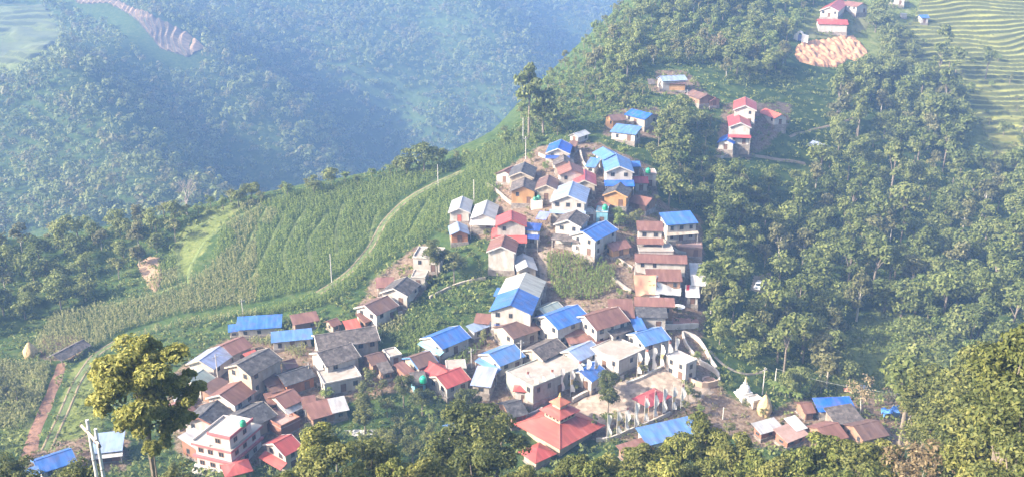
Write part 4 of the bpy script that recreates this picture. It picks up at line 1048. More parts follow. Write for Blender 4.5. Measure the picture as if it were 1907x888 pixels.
# small things
def tank(px, py, h, r, lab, c=(.03, .30, .17)):
    q = unproj([(px, py)], h)[0]; m = MB()
    m.lathe([(r, 0), (r * 1.02, r * .5), (r, r * 1.3), (r * .75, r * 1.75), (r * .28, r * 1.95), (r * .28, r * 2.1)], 14)
    o = m.obj('water_tank', m_plain(c, .35)); o.location = (q[0], q[1], q[2] - r * .9); return tag(o, lab, 'water tank')
tank(1207, 318, 5.3, .75, 'green water tank on the pinkish flat roof at the forest edge')
tank(1127, 386, 4.9, .72, 'green water tank on the white roof of the cyan walled house')
tank(788, 706, 4.2, .75, 'bright green water tank beside the cyan wall near the red roofs', (.03, .42, .25))
tank(452, 787, 9.3, .62, 'green water tank on the penthouse of the three storey building')
q = pt(999, 384); base = MB().box(-1.6, 1.6, -1.6, 1.6, -2.5, 1.9).obj('tank_platform', m_wall((.75, .72, .65), .5)); base.location = (q[0], q[1], q[2]); tag(base, 'low white walled platform in front of the ochre fronted slate house', 'platform')
for i, (x, y, l) in enumerate([(996, 371, 'dark green water tank on the low white platform, nearer the ochre house'), (1003, 368, 'dark green water tank on the low white platform, nearer the pale blue house')]): tank(x, y, 2.5, .6, l, (.05, .25, .16))
def haystack(px, py, h, r, lab):
    q = pt(px, py); o = empty('haystack', (q[0], q[1], terr(q[0], q[1])), 0, lab, 'haystack')
    m = MB(); n = 18; prof = [(r * .8, -.3), (r, h * .25), (r * .95, h * .45), (r * .6, h * .72), (r * .22, h * .95), (.06, h)]
    m.lathe(prof, n); rs = random.Random(int(px)); m.v = [(x * (1 + rs.uniform(-.07, .07)), y * (1 + rs.uniform(-.07, .07)), z + rs.uniform(-.06, .06)) for x, y, z in m.v]
    m.obj('straw', m_soil((.52, .38, .20), 2.5, .8), o); MB().tube([(0, 0, h - .2), (0, 0, h + .9)], .05, 6).obj('pole', m_plain((.4, .32, .22)), o)
haystack(58, 664, 3.9, 1.7, 'tan cone shaped haystack with a pole beside the thatched shed')
haystack(1423, 770, 4.6, 1.6, 'tan leaning haystack below the white stupa')
# awning sheets
def sheet(corners, h, mat, name, lab, cat, sag=.7, nx=10, wob=.25):
    C_ = [unproj([c], h)[0] for c in corners]; cen = sum(C_) / 4; V = []; 
    for j in range(nx + 1):
        for i in range(nx + 1):
            a_, b_ = i / nx, j / nx
            v = (C_[0] * (1 - a_) + C_[1] * a_) * (1 - b_) + (C_[3] * (1 - a_) + C_[2] * a_) * b_
            v = v + np.array([0, 0, -sag * 16 * a_ * (1 - a_) * b_ * (1 - b_) + wob * vnoise(np.array([a_ * 4.0 + h]), np.array([b_ * 4.0 + len(lab)]))[0]])
            V.append(v - cen)
    k = nx + 1; V = np.array(V); n0 = len(V); V2 = np.concatenate([V, V - np.array([0, 0, .03])])
    F_ = [(j * k + i, j * k + i + 1, (j + 1) * k + i + 1, (j + 1) * k + i) for j in range(nx) for i in range(nx)]
    F_ = np.array(F_); F_ = np.concatenate([F_, F_[:, ::-1] + n0])
    o = link(fast_mesh(name, V2, F_, mat, True), name); o.location = cen; return tag(o, lab, cat)
sheet([(1180, 514), (1222, 514), (1221, 549), (1184, 549)], 3.2, m_wall((.58, .31, .19), .3, .4), 'tarpaulin', 'orange sagging tarpaulin stretched over the yard below the rust roofs', 'tarpaulin', .8, wob=.7)
sheet([(1222, 513), (1269, 521), (1268, 548), (1221, 549)], 3.2, m_wall((.60, .58, .55), .35, .4), 'tarpaulin', 'white sagging tarpaulin joined to the orange tarpaulin', 'tarpaulin', .9, wob=.8)
sheet([(1640, 762), (1674, 759), (1677, 772), (1648, 776)], 2.2, m_plain((.12, .30, .72), .4), 'tarpaulin', 'crumpled bright blue tarpaulin over a dry tree by the brown roofs', 'tarpaulin', .3, wob=1.6)
sheet([(1570, 722), (1580, 721), (1582, 728), (1572, 728)], 1.4, m_plain((.5, .2, .15), .8), 'cloth', 'rust red cloth hung out on the shaded grass slope', 'cloth', .2)
sheet([(1602, 716), (1612, 717), (1614, 723), (1605, 723)], 1.4, m_plain((.75, .74, .72), .8), 'cloth', 'pale cloth hung out on the shaded grass slope', 'cloth', .2)
sheet([(640, 800), (700, 800), (706, 806), (660, 812)], .6, m_plain((.45, .44, .42), .6), 'tin_sheet', 'grey tin sheet lying among the orchard bushes', 'tin sheet', 0, wob=.3)
q = pt(1264, 584); o = empty('parasol', (q[0], q[1], q[2]), 0, 'white parasol beside the dark slate roofed shed', 'parasol')
MB().tube([(0, 0, -.2), (0, 0, 2.3)], .04, 6).obj('pole', m_plain((.5, .5, .5)), o); MB().lathe([(1.5, 1.9), (1.45, 1.95), (.7, 2.2), (.02, 2.45)], 10).obj('canopy', m_plain((.8, .79, .77), .8), o)
q = pt(1276, 560); o = empty('flag', (q[0], q[1], q[2]), R(10), 'red flag on a pole in front of the lower white tin roof', 'flag')
MB().tube([(0, 0, -.3), (0, 0, 4.4)], .04, 6).obj('pole', m_plain((.6, .55, .5)), o)
m = MB(); vs = []
for i in range(7):
    for j in range(2): vs.append((.05 + .9 * j * (1 - .04 * i), .12 * math.sin(i * 1.2) * j, 4.3 - .5 * i))
m.add(vs, [(i * 2, i * 2 + 1, i * 2 + 3, i * 2 + 2) for i in range(6)]); m.obj('banner', m_plain((.60, .04, .07), .8), o)
# school gate
p, a, ln = frame_at((1478, 73), (1504, 76), 0); o = empty('school_gate', (p[0], p[1], terr(p[0], p[1])), a, 'white arched gateway standing below the school blocks', 'gate')
ML = ln; c = ML * .42; hw_ = .9; m = MB(); out = []
N_ = 9; arch = [(c + hw_ * math.cos(t), 2.1 + hw_ * math.sin(t)) for t in [math.pi * i / N_ for i in range(N_ + 1)]]
prof = [(0, -1), (0, 2.6), (c - 1.5, 2.6), (c - 1.1, 3.4), (c, 3.9), (c + 1.1, 3.4), (c + 1.5, 2.6), (ML, 2.2), (ML, -1), (c + hw_, -1)] + arch + [(c - hw_, -1)]
n = len(prof); vs = [(x, 0, z) for x, z in prof] + [(x, .5, z) for x, z in prof]
m.add(vs, [tuple(range(n)), tuple(range(2 * n - 1, n - 1, -1))] + [(i, i + n, (i + 1) % n + n, (i + 1) % n) for i in range(n)])
m.obj('arch', m_wall((.82, .8, .78), .25), o)
gt = MB(); gt.box(c - hw_ + .02, c + hw_ - .02, .2, .28, -.5, 2.1); gt.obj('gate_leaf', m_plain((.16, .2, .42)), o)
# white pickup on the track through the forest
q = pt(1413, 536); p2 = pt(1422, 512); a = R(62)
tr = empty('pickup_truck', (q[0], q[1], terr(q[0], q[1]) + .02), a, 'white pickup truck parked on the track below the village trees', 'pickup truck')
FOOT.append((q[0], q[1], a, 3.4, 2.6))
MT = m_plain((.80, .80, .80), .3)
def prism(m, prof, w0, w1, mi=0):
    n = len(prof); m.add([(x, w0, z) for x, z in prof] + [(x, w1, z) for x, z in prof], [tuple(range(n)), tuple(range(2 * n - 1, n - 1, -1))] + [(i, i + n, (i + 1) % n + n, (i + 1) % n) for i in range(n)], mi); return m
prism(MB(), [(-2.4, .45), (2.4, .45), (2.4, .95), (-.4, .95), (-.45, 1.05), (-1.2, 1.08), (-2.35, .95)], -.9, .9).obj('body', MT, tr)
prism(MB(), [(-1.3, 1.06), (.35, .96), (.35, 1.7), (-.75, 1.72)], -.8, .8).obj('cab', MT, tr)
MB().hexa([(-1.28, -.7, 1.16), (-.8, -.7, 1.66), (-.8, .7, 1.66), (-1.28, .7, 1.16)], [(-1.34, -.7, 1.18), (-.86, -.7, 1.68), (-.86, .7, 1.68), (-1.34, .7, 1.18)]).obj('windscreen', m_glass(), tr)
MB().box(.36, .39, -.65, .65, 1.1, 1.6).obj('window', m_glass(), tr)
for y0, y1, x0, x1 in ((-.9, -.82, .45, 2.4), (.82, .9, .45, 2.4), (-.82, .82, 2.32, 2.4), (-.82, .82, .45, .52)): MB().box(x0, x1, y0, y1, .952, 1.4).obj('bed_side', MT, tr)
MB().box(.53, 2.31, -.81, .81, .955, .98).obj('bed_floor', m_plain((.3, .3, .33), .5), tr)
for x in (-1.5, 1.5):
    for y in (-.82, .82):
        wv = MB(); wv.tube([(x, y - .11, .38), (x, y + .11, .38)], .38, 14); wo = wv.obj('wheel', m_plain((.03, .03, .03), .8), tr)
drape('path', [(1396, 540), (1402, 512), (1436, 505), (1440, 520), (1428, 548)], .6, m_soil((.3, .24, .17)), .02)

for px_, h_, l_ in [
 ([(846,440),(872,436),(900,430)], .9, 'low stone terrace wall below the orange timbered hut'),
 ([(905,345),(922,356),(940,372),(956,384)], .9, 'low stone wall beside the ochre fronted slate house'),
 ([(1004,290),(1024,300),(1036,318)], .9, 'rubble wall along the lane under the topmost bright blue house'),
 ([(1086,318),(1096,338),(1112,346),(1126,348)], 1.1, 'white rubble terrace wall curving under the light blue house'),
 ([(1080,286),(1084,304),(1096,322)], 1.1, 'pale stone terrace wall on the lane side of the pool blue roof'),
 ([(1160,376),(1190,384),(1222,386)], .8, 'stone wall below the low rust red roof and ochre house'),
 ([(690,602),(722,594),(750,584)], .8, 'low stone wall below the brown gabled house at the field track'),
 ([(800,556),(830,540),(862,528),(905,520)], .7, 'low stone wall crossing the grassy garden above the long hall'),
 ([(590,720),(640,716),(676,712)], .9, 'stone wall in front of the flat rubble strewn roof'),
 ([(960,600),(990,622),(1030,618)], .8, 'garden wall behind the long grey brown slate house'),
 ([(1236,450),(1262,474),(1300,476)], .9, 'stone wall below the half built brick house'),
 ([(1140,520),(1160,536),(1176,546)], .9, 'rough stone wall in the yard beside the orange tarpaulin'),
 ([(1340,296),(1370,284),(1392,282)], .8, 'stone wall below the small blue hut and red houses')]:
    wall_strip(px_, h_, .5, m_stone((.40, .35, .29), 1.4), l_, 'stone_wall')
# ------------------------------------------------------------------ vegetation
def crown_arrays(seed, c, rx, rz, ncl, nleaf, size, inner=.25, droop=.0, lean=0.0, cl_r=(.30, .46), rnd=.42):
    r = np.random.default_rng(seed)
    d = r.normal(size=(ncl, 3)); d /= np.linalg.norm(d, axis=1)[:, None]; d[:, 2] = d[:, 2] * .9 + .12
    rad = r.uniform(.35, .82, ncl)[:, None]
    cc = d * rad * np.array([rx, rx, rz]) + np.array(c)
    cc[:, 0] += (cc[:, 2] - c[2]) * lean
    cr = r.uniform(*cl_r, ncl) * rx
    k = r.integers(0, ncl, nleaf)
    n = r.normal(size=(nleaf, 3)); n /= np.linalg.norm(n, axis=1)[:, None]; n[:, 2] = np.where(n[:, 2] < -.35, -n[:, 2], n[:, 2])
    rr_ = np.where(r.random(nleaf) < inner, r.uniform(.2, .75, nleaf), r.uniform(.8, 1.08, nleaf))
    pos = cc[k] + n * (cr[k] * rr_)[:, None] * np.array([1, 1, .78])
    nor = n * .75 + r.normal(size=(nleaf, 3)) * rnd + np.array([0, 0, .25]); nor /= np.linalg.norm(nor, axis=1)[:, None]
    t = np.cross(nor, r.normal(size=(nleaf, 3))); t /= np.linalg.norm(t, axis=1)[:, None] + 1e-9
    b = np.cross(nor, t); ln = (size * r.uniform(.7, 1.35, nleaf))[:, None]; wd = ln * r.uniform(.42, .62, nleaf)[:, None]
    V = np.stack([pos - t * ln * .5, pos + b * wd * .5 + nor * ln * .08, pos + t * ln * .5 - nor * ln * droop, pos - b * wd * .5 + nor * ln * .08], 1).reshape(-1, 3)
    return V, np.arange(len(V)).reshape(-1, 4), cc
def trunk_mb(cc, h0, rb, seed, nlimb=6, zb=-1.2, top=None):
    m = MB(); r = random.Random(seed); top = top if top is not None else h0 * 1.15
    P = [(0, 0, zb), (r.uniform(-.1, .1), r.uniform(-.1, .1), h0 * .35), (r.uniform(-.25, .25), r.uniform(-.25, .25), h0 * .75), (r.uniform(-.3, .3), r.uniform(-.3, .3), top)]
    m.tube(P, [rb * 1.25, rb, rb * .75, rb * .25], 8)
    for i in range(min(nlimb, len(cc))):
        c = cc[i]; f = r.uniform(.45, .95); s0 = Vector(P[1]).lerp(Vector(P[2]), f); e = Vector(c)
        mid = s0.lerp(e, .5) + Vector((0, 0, .35)); m.tube([s0, mid, e], [rb * .45, rb * .3, rb * .1], 6)
    return m
BARK = m_soil((.20, .165, .13), 3, .5); PALEBARK = m_soil((.42, .38, .32), 3, .4)
LEAF_F = m_leaf((.062, .082, .020), (.125, .160, .045), (.26, .275, .09), .36)
LEAF_FAR = m_leaf((.058, .078, .02), (.118, .155, .05), (.23, .26, .10), .32)           # forest
LEAF_N = m_leaf((.06, .08, .018), (.15, .165, .042), (.31, .295, .085), .36)
LEAF_G = m_leaf((.075, .10, .024), (.15, .188, .05), (.29, .31, .10), .36)
LEAF_O = m_leaf((.06, .072, .026), (.138, .142, .055), (.25, .235, .105), .34)    # broad leaves near the viewer
LEAF_H = m_leaf((.10, .125, .028), (.22, .235, .06), (.45, .42, .11), .4)
LEAF_Y = m_leaf((.055, .08, .016), (.155, .18, .042), (.34, .32, .085), .3)       # sunny yellow green
LEAF_B = m_leaf((.06, .10, .025), (.145, .20, .05), (.26, .30, .09), .32)          # light green bushes
LEAF_D = m_leaf((.10, .075, .04), (.20, .15, .08), (.33, .27, .15), .2)          # dry scrub
LEAF_V = m_leaf((.06, .08, .024), (.14, .16, .052), (.28, .27, .10), .33)        # village trees
KIND = {}
def make_kind(key, n, rx, h, rz, ncl, nleaf, size, rb, leaf, bark=BARK, **kw):
    out = []
    for i in range(n):
        sd = abs(hash_(key)) % 1000 + i * 17
        V, F_, cc = crown_arrays(sd, (0, 0, h), rx, rz, ncl, nleaf, size, **kw)
        tm = trunk_mb(cc, h, rb, sd)
        out.append((fast_mesh('crown', V, F_, leaf), tm.mesh('trunk', bark), V, F_, tm))
    KIND[key] = out
def hash_(s): return sum(ord(c) * (i + 3) for i, c in enumerate(s))
make_kind('forest', 7, 4.3, 5.0, 4.0, 13, 1150, .85, .26, LEAF_F, cl_r=(.34, .5))
make_kind('forest2', 4, 3.9, 5.2, 4.4, 12, 1100, .75, .24, LEAF_G, cl_r=(.34, .55))
make_kind('forest3', 3, 3.4, 5.6, 4.6, 10, 800, .9, .24, LEAF_O, PALEBARK, cl_r=(.3, .55))
make_kind('tall', 4, 3.0, 8.6, 5.2, 15, 900, .8, .22, LEAF_F)
make_kind('village', 4, 2.6, 4.0, 2.5, 11, 800, .5, .14, LEAF_V)
make_kind('bright', 3, 3.0, 4.2, 2.8, 12, 800, .6, .16, LEAF_B)
make_kind('near', 5, 3.6, 6.8, 3.8, 22, 5200, .42, .2, LEAF_N, inner=.3, droop=.12, cl_r=(.24, .38))
make_kind('near_dark', 3, 3.8, 6.6, 3.8, 20, 5200, .38, .22, m_leaf((.045,.062,.018),(.108,.13,.038),(.24,.24,.07), .34), inner=.3, droop=.12, cl_r=(.24, .4))
make_kind('sunny', 3, 3.0, 6.0, 3.0, 18, 3800, .42, .17, LEAF_Y, inner=.3, droop=.12, cl_r=(.24, .4))
def lobed(key, lobes, leaf, rb, size, seed):
    Vs, Fs, cs, o = [], [], [], 0
    for i, (c, rx, rz, ncl, nl) in enumerate(lobes):
        V, F_, cc = crown_arrays(seed + i, c, rx, rz, ncl, nl, size, inner=.3, droop=.12, cl_r=(.26, .42)); Vs.append(V); Fs.append(F_ + o); o += len(V); cs.append(np.array(c) * .96)
    V = np.concatenate(Vs); F_ = np.concatenate(Fs); tm = trunk_mb(cs, 6.5, rb, seed, 8)
    KIND[key] = [(fast_mesh('crown', V, F_, leaf), tm.mesh('trunk', BARK), V, F_, tm)]
lobed('hero', [((-1.6, .3, 9.2), 3.05, 2.71, 19, 4025), ((1.9, -.2, 9.7), 2.82, 2.49, 18, 3675), ((-3.4, 0, 6.6), 2.15, 2.03, 12, 2275), ((3.5, .2, 7.2), 1.92, 2.26, 12, 2100), ((.3, -1.3, 6.4), 2.71, 2.37, 16, 3325),
               ((1.7, .4, 3.9), 2.03, 1.92, 12, 1925), ((-1.2, -.6, 4.1), 1.81, 1.47, 9, 1400), ((3.0, 0, 4.6), 1.47, 1.47, 8, 1050), ((.2, .6, 11.1), 1.69, 1.36, 9, 1225), ((.9, -.4, 2.0), 1.47, 1.13, 8, 875)], LEAF_H, .24, .42, 400)
make_kind('dry', 3, 2.6, 4.0, 2.2, 14, 420, .42, .12, LEAF_D, PALEBARK, inner=.5)
make_kind('column', 2, 1.0, 3.4, 3.0, 10, 520, .4, .1, LEAF_F)

TREES = []   # (kind, x, y, z, scale, rot, label, group, name)
def thin(P, d, key=None):
    """keep points at least d apart"""
    cell = {}; keep = []
    dd = d if hasattr(d, '__len__') else [d] * len(P)
    for i, (x, y) in enumerate(P):
        c = (int(x // max(dd[i], .3)), int(y // max(dd[i], .3)))
        ok = True
        for a in (-1, 0, 1):
            for b in (-1, 0, 1):
                for j in cell.get((c[0] + a, c[1] + b), ()):
                    if (P[j][0] - x) ** 2 + (P[j][1] - y) ** 2 < dd[i] ** 2: ok = False
        if ok: cell.setdefault(c, []).append(i); keep.append(i)
    return keep
def scatter(poly, spacing, tries, margin=1.0, seed=0, tmin=0, holes=(), foot=True):
    poly = np.array(poly, float); r = np.random.default_rng(seed + 11)
    P = r.uniform(poly.min(0), poly.max(0), (tries, 2)); P = P[inpoly(P, poly)]
    for h in holes: P = P[~inpoly(P, h)]
    W = unproj(P, 0, tmin); ok = ~np.isnan(W[:, 0]); W = W[ok]
    # sampling is even in the picture; thin evenly on the ground
    W = W[thin(W[:, :2].tolist(), spacing)]
    if foot: W = W[~near_foot(W[:, 0], W[:, 1], margin) & ~is_far(W[:, 0], W[:, 1])]
    return W
def trees_in(poly, spacing, tries, kinds, srange, label, group, name='tree', seed=0, holes=(), margin=1.8):
    r = random.Random(seed + 5)
    for x, y, z in scatter(poly, spacing, tries, margin, seed, 0, holes):
        TREES.append((r.choice(kinds), x, y, float(terr(x, y)), r.uniform(*srange), r.uniform(0, 6.28), label, group, name))
def tree_at(px, py, kind, s, label, group=None, name='tree', h=0):
    q = pt(px, py, h); r = random.Random(px * 31 + py)
    TREES.append((kind, q[0], q[1], float(terr(q[0], q[1])), s, r.uniform(0, 6.28), label, group, name))
def fg_tree(px, top, dist, kind, s, label, group=None, name='tree'):
    """a tree whose top shows at this place; it stands on the near hillside dist metres off"""
    d = rays((px, top))[0]; t = dist / d[1]; x, y, zt = d[0] * t, d[1] * t, CAMZ + d[2] * t
    g = float(terr(x, y)); k = {'hero': 12.4, 'near': 10.4, 'near_dark': 10.2, 'sunny': 8.8, 'forest': 9.0, 'dry': 6.2, 'village': 6.4}[kind]
    sc_ = s; z = zt - k * sc_
    TREES.append((kind, x, y, z, sc_, 0.0 if kind == 'hero' else random.Random(px).uniform(0, 6.28), label, group, name, max(0, z - g)))
CLEAR = [[(1570,640),(1620,600),(1700,590),(1690,690),(1640,735),(1560,735)], [(1440,80),(1640,60),(1640,130),(1470,135)], [(1325,160),(1490,160),(1490,325),(1325,325)],
         [(1195,120),(1350,120),(1345,225),(1200,225)], [(1385,500),(1445,495),(1450,605),(1375,605)], [(1500,250),(1545,250),(1545,285),(1500,285)], [(1785,160),(1845,160),(1850,320),(1790,320)],
         [(1480,545),(1506,545),(1500,590),(1476,590)]]
FR = [(1325,352),(1345,352),(1400,355),(1490,345),(1530,300),(1560,200),(1640,140),(1700,160),(1760,110),(1790,170),(1830,300),(1907,335),(1990,330),(1990,620),(1800,660),(1740,590),(1650,640),(1560,600),(1420,620),(1330,560)]
LABF = 'broadleaf forest tree in the dense wood on the slope below the red houses'
trees_in(FR, 6.3, 6500, ['forest', 'forest', 'forest2', 'forest2', 'forest3', 'tall'], (.7, 1.42), LABF, 'trees of the forested slope', 'forest_tree', 1, CLEAR)
trees_in([(1320,580),(1420,622),(1560,600),(1550,725),(1480,720),(1400,690),(1340,660)], 5.5, 900, ['forest', 'forest2', 'forest3', 'tall'], (.7, 1.15), 'dark green tree in the wood beside the monastery ramp', 'trees beside the monastery ramp', 'forest_tree', 2, CLEAR)
trees_in([(1620,640),(1700,570),(1760,600),(1800,660),(1990,640),(1990,760),(1760,770),(1690,740),(1700,690)], 6.0, 1200, ['forest', 'bright'], (.9, 1.4), 'leafy tree on the slope above the brown roofs by the concrete pole', 'trees above the ravine houses', 'forest_tree', 3, CLEAR)
trees_in([(1150,70),(1205,5),(1260,-40),(1540,-40),(1510,20),(1480,70),(1470,140),(1340,150),(1200,130),(1150,160),(1100,150)], 4.8, 4200, ['forest', 'forest2', 'forest2', 'forest3', 'bright', 'bright'], (.5, 1.12), 'tree on the wooded hilltop slope left of the school', 'trees of the hilltop wood', 'forest_tree', 4, CLEAR)
trees_in([(1290,180),(1350,190),(1340,300),(1260,320),(1230,260),(1250,225)], 5.5, 700, ['forest', 'village'], (.7, 1.05), 'tree between the upper hamlet and the red houses', 'trees between the hamlets', 'forest_tree', 5, CLEAR)
trees_in([(1240,320),(1330,310),(1360,440),(1340,490),(1326,400),(1240,385)], 5.0, 800, ['forest', 'village', 'bright'], (.7, 1.1), 'tree at the village edge beside the blue roofed house with veranda', 'trees at the forest edge of the village', 'tree', 6, CLEAR)
trees_in([(1600,60),(1640,30),(1700,100),(1700,150),(1620,180),(1560,180),(1620,120)], 6, 500, ['forest'], (.8, 1.2), 'tree between the landslip and the green terraces', 'trees beside the terraces', 'forest_tree', 7, [CLEAR[1]])
trees_in([(1840,230),(1990,180),(1990,330),(1850,330)], 9, 300, ['village', 'forest'], (.5, .9), 'scattered tree on the green terraces', 'trees on the terraces', 'tree', 8)
trees_in([(1690,60),(1760,90),(1907,110),(1990,190),(1840,240),(1790,170),(1700,140)], 11, 300, ['village', 'bright'], (.35, .7), 'small bushy tree on a bank between the upper green terraces', 'bushy trees on the terrace banks', 'tree', 24)
trees_in([(960,215),(1000,165),(1070,95),(1140,25),(1190,-10),(1190,60),(1150,150),(1200,180),(1190,200),(1120,200),(1060,230),(1000,245)], 3.6, 2400, ['village', 'bright', 'bright'], (.42, .78), 'bushy tree on the ridge between the big ridge tree and the hill house', 'bushy trees along the ridge', 'tree', 9)
trees_in([(-60,450),(60,460),(220,432),(330,400),(330,470),(260,500),(160,560),(60,600),(-60,640)], 5.8, 1500, ['forest2', 'village', 'forest', 'forest3'], (.6, 1.05), 'tree on the wooded field edge above the haystack', 'trees along the wooded field edge', 'tree', 10)
trees_in([(200,440),(380,385),(560,352),(700,328),(850,298),(852,306),(700,340),(560,366),(390,400),(220,450)], 4.6, 1600, ['village', 'forest', 'bright'], (.45, .8), 'small tree in the hedge along the top edge of the maize field', 'hedge trees above the maize field', 'tree', 11)
trees_in([(570,830),(640,745),(700,720),(780,735),(900,745),(935,775),(925,830),(840,860),(700,880),(580,880)], 4.4, 900, ['village', 'village', 'near_dark'], (.62, .85), 'orchard tree in the thicket between the rust roofs and the tiered temple', 'orchard trees above the temple', 'orchard_tree', 12)
trees_in([(830,725),(900,715),(960,705),(985,745),(930,745),(860,745)], 4, 300, ['village', 'bright'], (.6, .9), 'garden tree beside the larger red roofed house', 'garden trees by the red roofs', 'orchard_tree', 13)
trees_in([(1140,395),(1215,378),(1240,395),(1200,410),(1180,435),(1150,430)], 3.4, 300, ['village', 'bright'], (.5, .75), 'shrubby tree in the hollow between the long blue house and the rust two storey house', 'shrubby trees in the village hollow', 'tree', 14)
trees_in([(640,690),(700,680),(760,690),(770,735),(700,745),(640,720)], 3.6, 400, ['village', 'bright'], (.5, .8), 'garden tree among the small rust roofs east of the slate houses', 'garden trees by the slate houses', 'orchard_tree', 15)
trees_in([(870,620),(925,600),(940,625),(910,650),(860,650)], 3.6, 200, ['village'], (.6, .9), 'tree between the two blue gabled houses', 'trees between the blue houses', 'tree', 16)
trees_in([(1170,690),(1250,655),(1256,668),(1240,684),(1180,708)], 2.8, 260, ['village', 'bright'], (.4, .6), 'low garden tree behind the courtyard wall', 'garden trees behind the courtyard', 'tree', 17)
trees_in([(1120,800),(1200,775),(1270,745),(1300,750),(1290,765),(1200,800),(1130,815)], 2.4, 260, ['village'], (.38, .55), 'clipped shrub under the front row of prayer flags', 'shrubs under the prayer flags', 'shrub', 18)
trees_in([(60,760),(-60,760),(-60,700),(20,720)], 4, 200, ['village', 'bright'], (.6, .9), 'tree below the maize plot at the dirt path', 'trees below the dirt path', 'tree', 19)
trees_in([(930,255),(1010,225),(1060,215),(1080,240),(1000,268),(940,275)], 4.2, 300, ['bright', 'village'], (.4, .65), 'light green bush tree at the foot of the big ridge tree', 'bush trees below the big ridge tree', 'tree', 20)
trees_in([(1226,238),(1260,228),(1300,320),(1242,312),(1212,292)], 4.4, 500, ['forest', 'village', 'tall'], (.5, .9), 'tree just above the light blue two storey house', 'trees above the light blue house', 'tree', 21, CLEAR)
trees_in([(1460,735),(1560,712),(1590,730),(1500,735),(1480,765),(1440,760)], 4.4, 260, ['village', 'forest'], (.6, .9), 'tree around the banana plants near the haystack and stupa', 'trees near the stupa', 'tree', 22)
trees_in(VILLAGE, 7.0, 1600, ['village', 'village', 'bright'], (.32, .62), 'small yard tree squeezed between the village houses', 'yard trees in the village', 'tree', 23, [COURT], .9)
# single trees
tree_at(985, 258, 'tall', 1.75, 'tall dense dark tree standing highest on the ridge above the maize', h=0)
tree_at(1012, 252, 'forest', 1.5, 'broad dark tree touching the right side of the tallest ridge tree')
tree_at(790, 322, 'forest', 1.15, 'round dark tree on the skyline of the maize field')
tree_at(758, 322, 'forest', .8, 'smaller dark tree left of the round skyline tree')
tree_at(815, 520, 'near_dark', .95, 'dark leafy tree covering the corner of the white cube house')
tree_at(846, 528, 'village', 1.2, 'grey green tree on the right of the white cube house')
tree_at(1132, 772, 'near_dark', .72, 'tall tree with a bare lower trunk at the courtyard edge')
tree_at(1128, 742, 'near_dark', .8, 'bushy tree in front of the faded blue gabled house')
tree_at(1106, 812, 'column', .8, 'slim cypress beside the tiered temple roof', name='cypress')
tree_at(1281, 752, 'village', .8, 'small dark tree beside the red courtyard pavilion')
tree_at(1404, 400, 'sunny', 1.0, 'sunlit yellow green tree glowing at the edge of the forest')
tree_at(1730, 250, 'forest', 1.9, 'large rounded tree casting a wide shadow onto the green terraces')
tree_at(1770, 275, 'forest', 1.8, 'large dark tree in front of the shaded terrace hollow')
tree_at(1835, 150, 'tall', 1.0, 'lone tree standing on the pale green terraces')
tree_at(1335, 108, 'dry', 1.5, 'pale trunked tree with forked limbs in the hilltop wood')
tree_at(1600, 775, 'dry', 1.35, 'brown dry tree standing before the bright blue mossy roof')
tree_at(1660, 770, 'dry', 1.3, 'brown dry tree behind the crumpled blue tarpaulin')
tree_at(1690, 800, 'dry', 1.1, 'dry scrub tree left of the tall concrete pole')
# near hillside
fg_tree(250, 628, 74, 'hero', 1.0, 'big leafy tree with a forked trunk in front of the lower cluster')
fg_tree(282, 816, 68, 'sunny', .32, 'small yellow green sapling at the foot of the big leafy tree', name='sapling')
for x, t, d, k, s in [(592, 800, 92, 'sunny', .95), (530, 876, 80, 'near', .8), (610, 830, 88, 'near', 1.0), (690, 815, 96, 'near_dark', .95), (735, 846, 86, 'sunny', .8), (655, 862, 80, 'sunny', .8), (790, 850, 84, 'near', .9)]:
    fg_tree(x, t, d, k, s, 'sunlit leafy tree on the near slope below the red roofed white house', 'near trees below the white building')
for x, t, d, k, s in [(880, 745, 112, 'near_dark', 1.2), (835, 792, 102, 'near_dark', 1.05), (925, 780, 102, 'near_dark', 1.1), (955, 868, 88, 'near', .85), (880, 830, 92, 'near_dark', 1.0), (1000, 874, 86, 'near', .7), (1062, 846, 96, 'near', .7)]:
    fg_tree(x, t, d, k, s, 'dark dense tree on the near slope in front of the tiered temple', 'near trees in front of the temple')
for x, t, d, k, s in [(1105, 854, 94, 'sunny', .85), (1150, 851, 96, 'near', .9), (1200, 824, 100, 'near', .9), (1262, 806, 102, 'sunny', .95), (1315, 778, 108, 'near', 1.05), (1370, 811, 100, 'near', .95), (1330, 846, 90, 'near', .95), (1240, 861, 88, 'sunny', .9), (1415, 831, 96, 'sunny', .9),
                      (1440, 861, 88, 'near', .9), (1180, 878, 84, 'sunny', .8), (1500, 824, 96, 'sunny', 1.0), (1550, 806, 98, 'sunny', 1.0), (1600, 824, 95, 'near', .95), (1565, 861, 86, 'sunny', .85), (1650, 826, 95, 'near', .9), (1500, 876, 84, 'near', .85), (1640, 871, 84, 'near_dark', .85)]:
    fg_tree(x, t, d, k, s, 'yellow green leafy tree in the near belt below the courtyard and ravine roofs', 'near trees along the bottom belt')
for x, t, d, k, s in [(1700, 818, 92, 'dry', 1.3), (1745, 822, 90, 'dry', 1.2), (1720, 850, 82, 'dry', 1.1)]:
    fg_tree(x, t, d, k, s, 'brown twiggy tree in the near belt below the brown roofs', 'twiggy near trees')
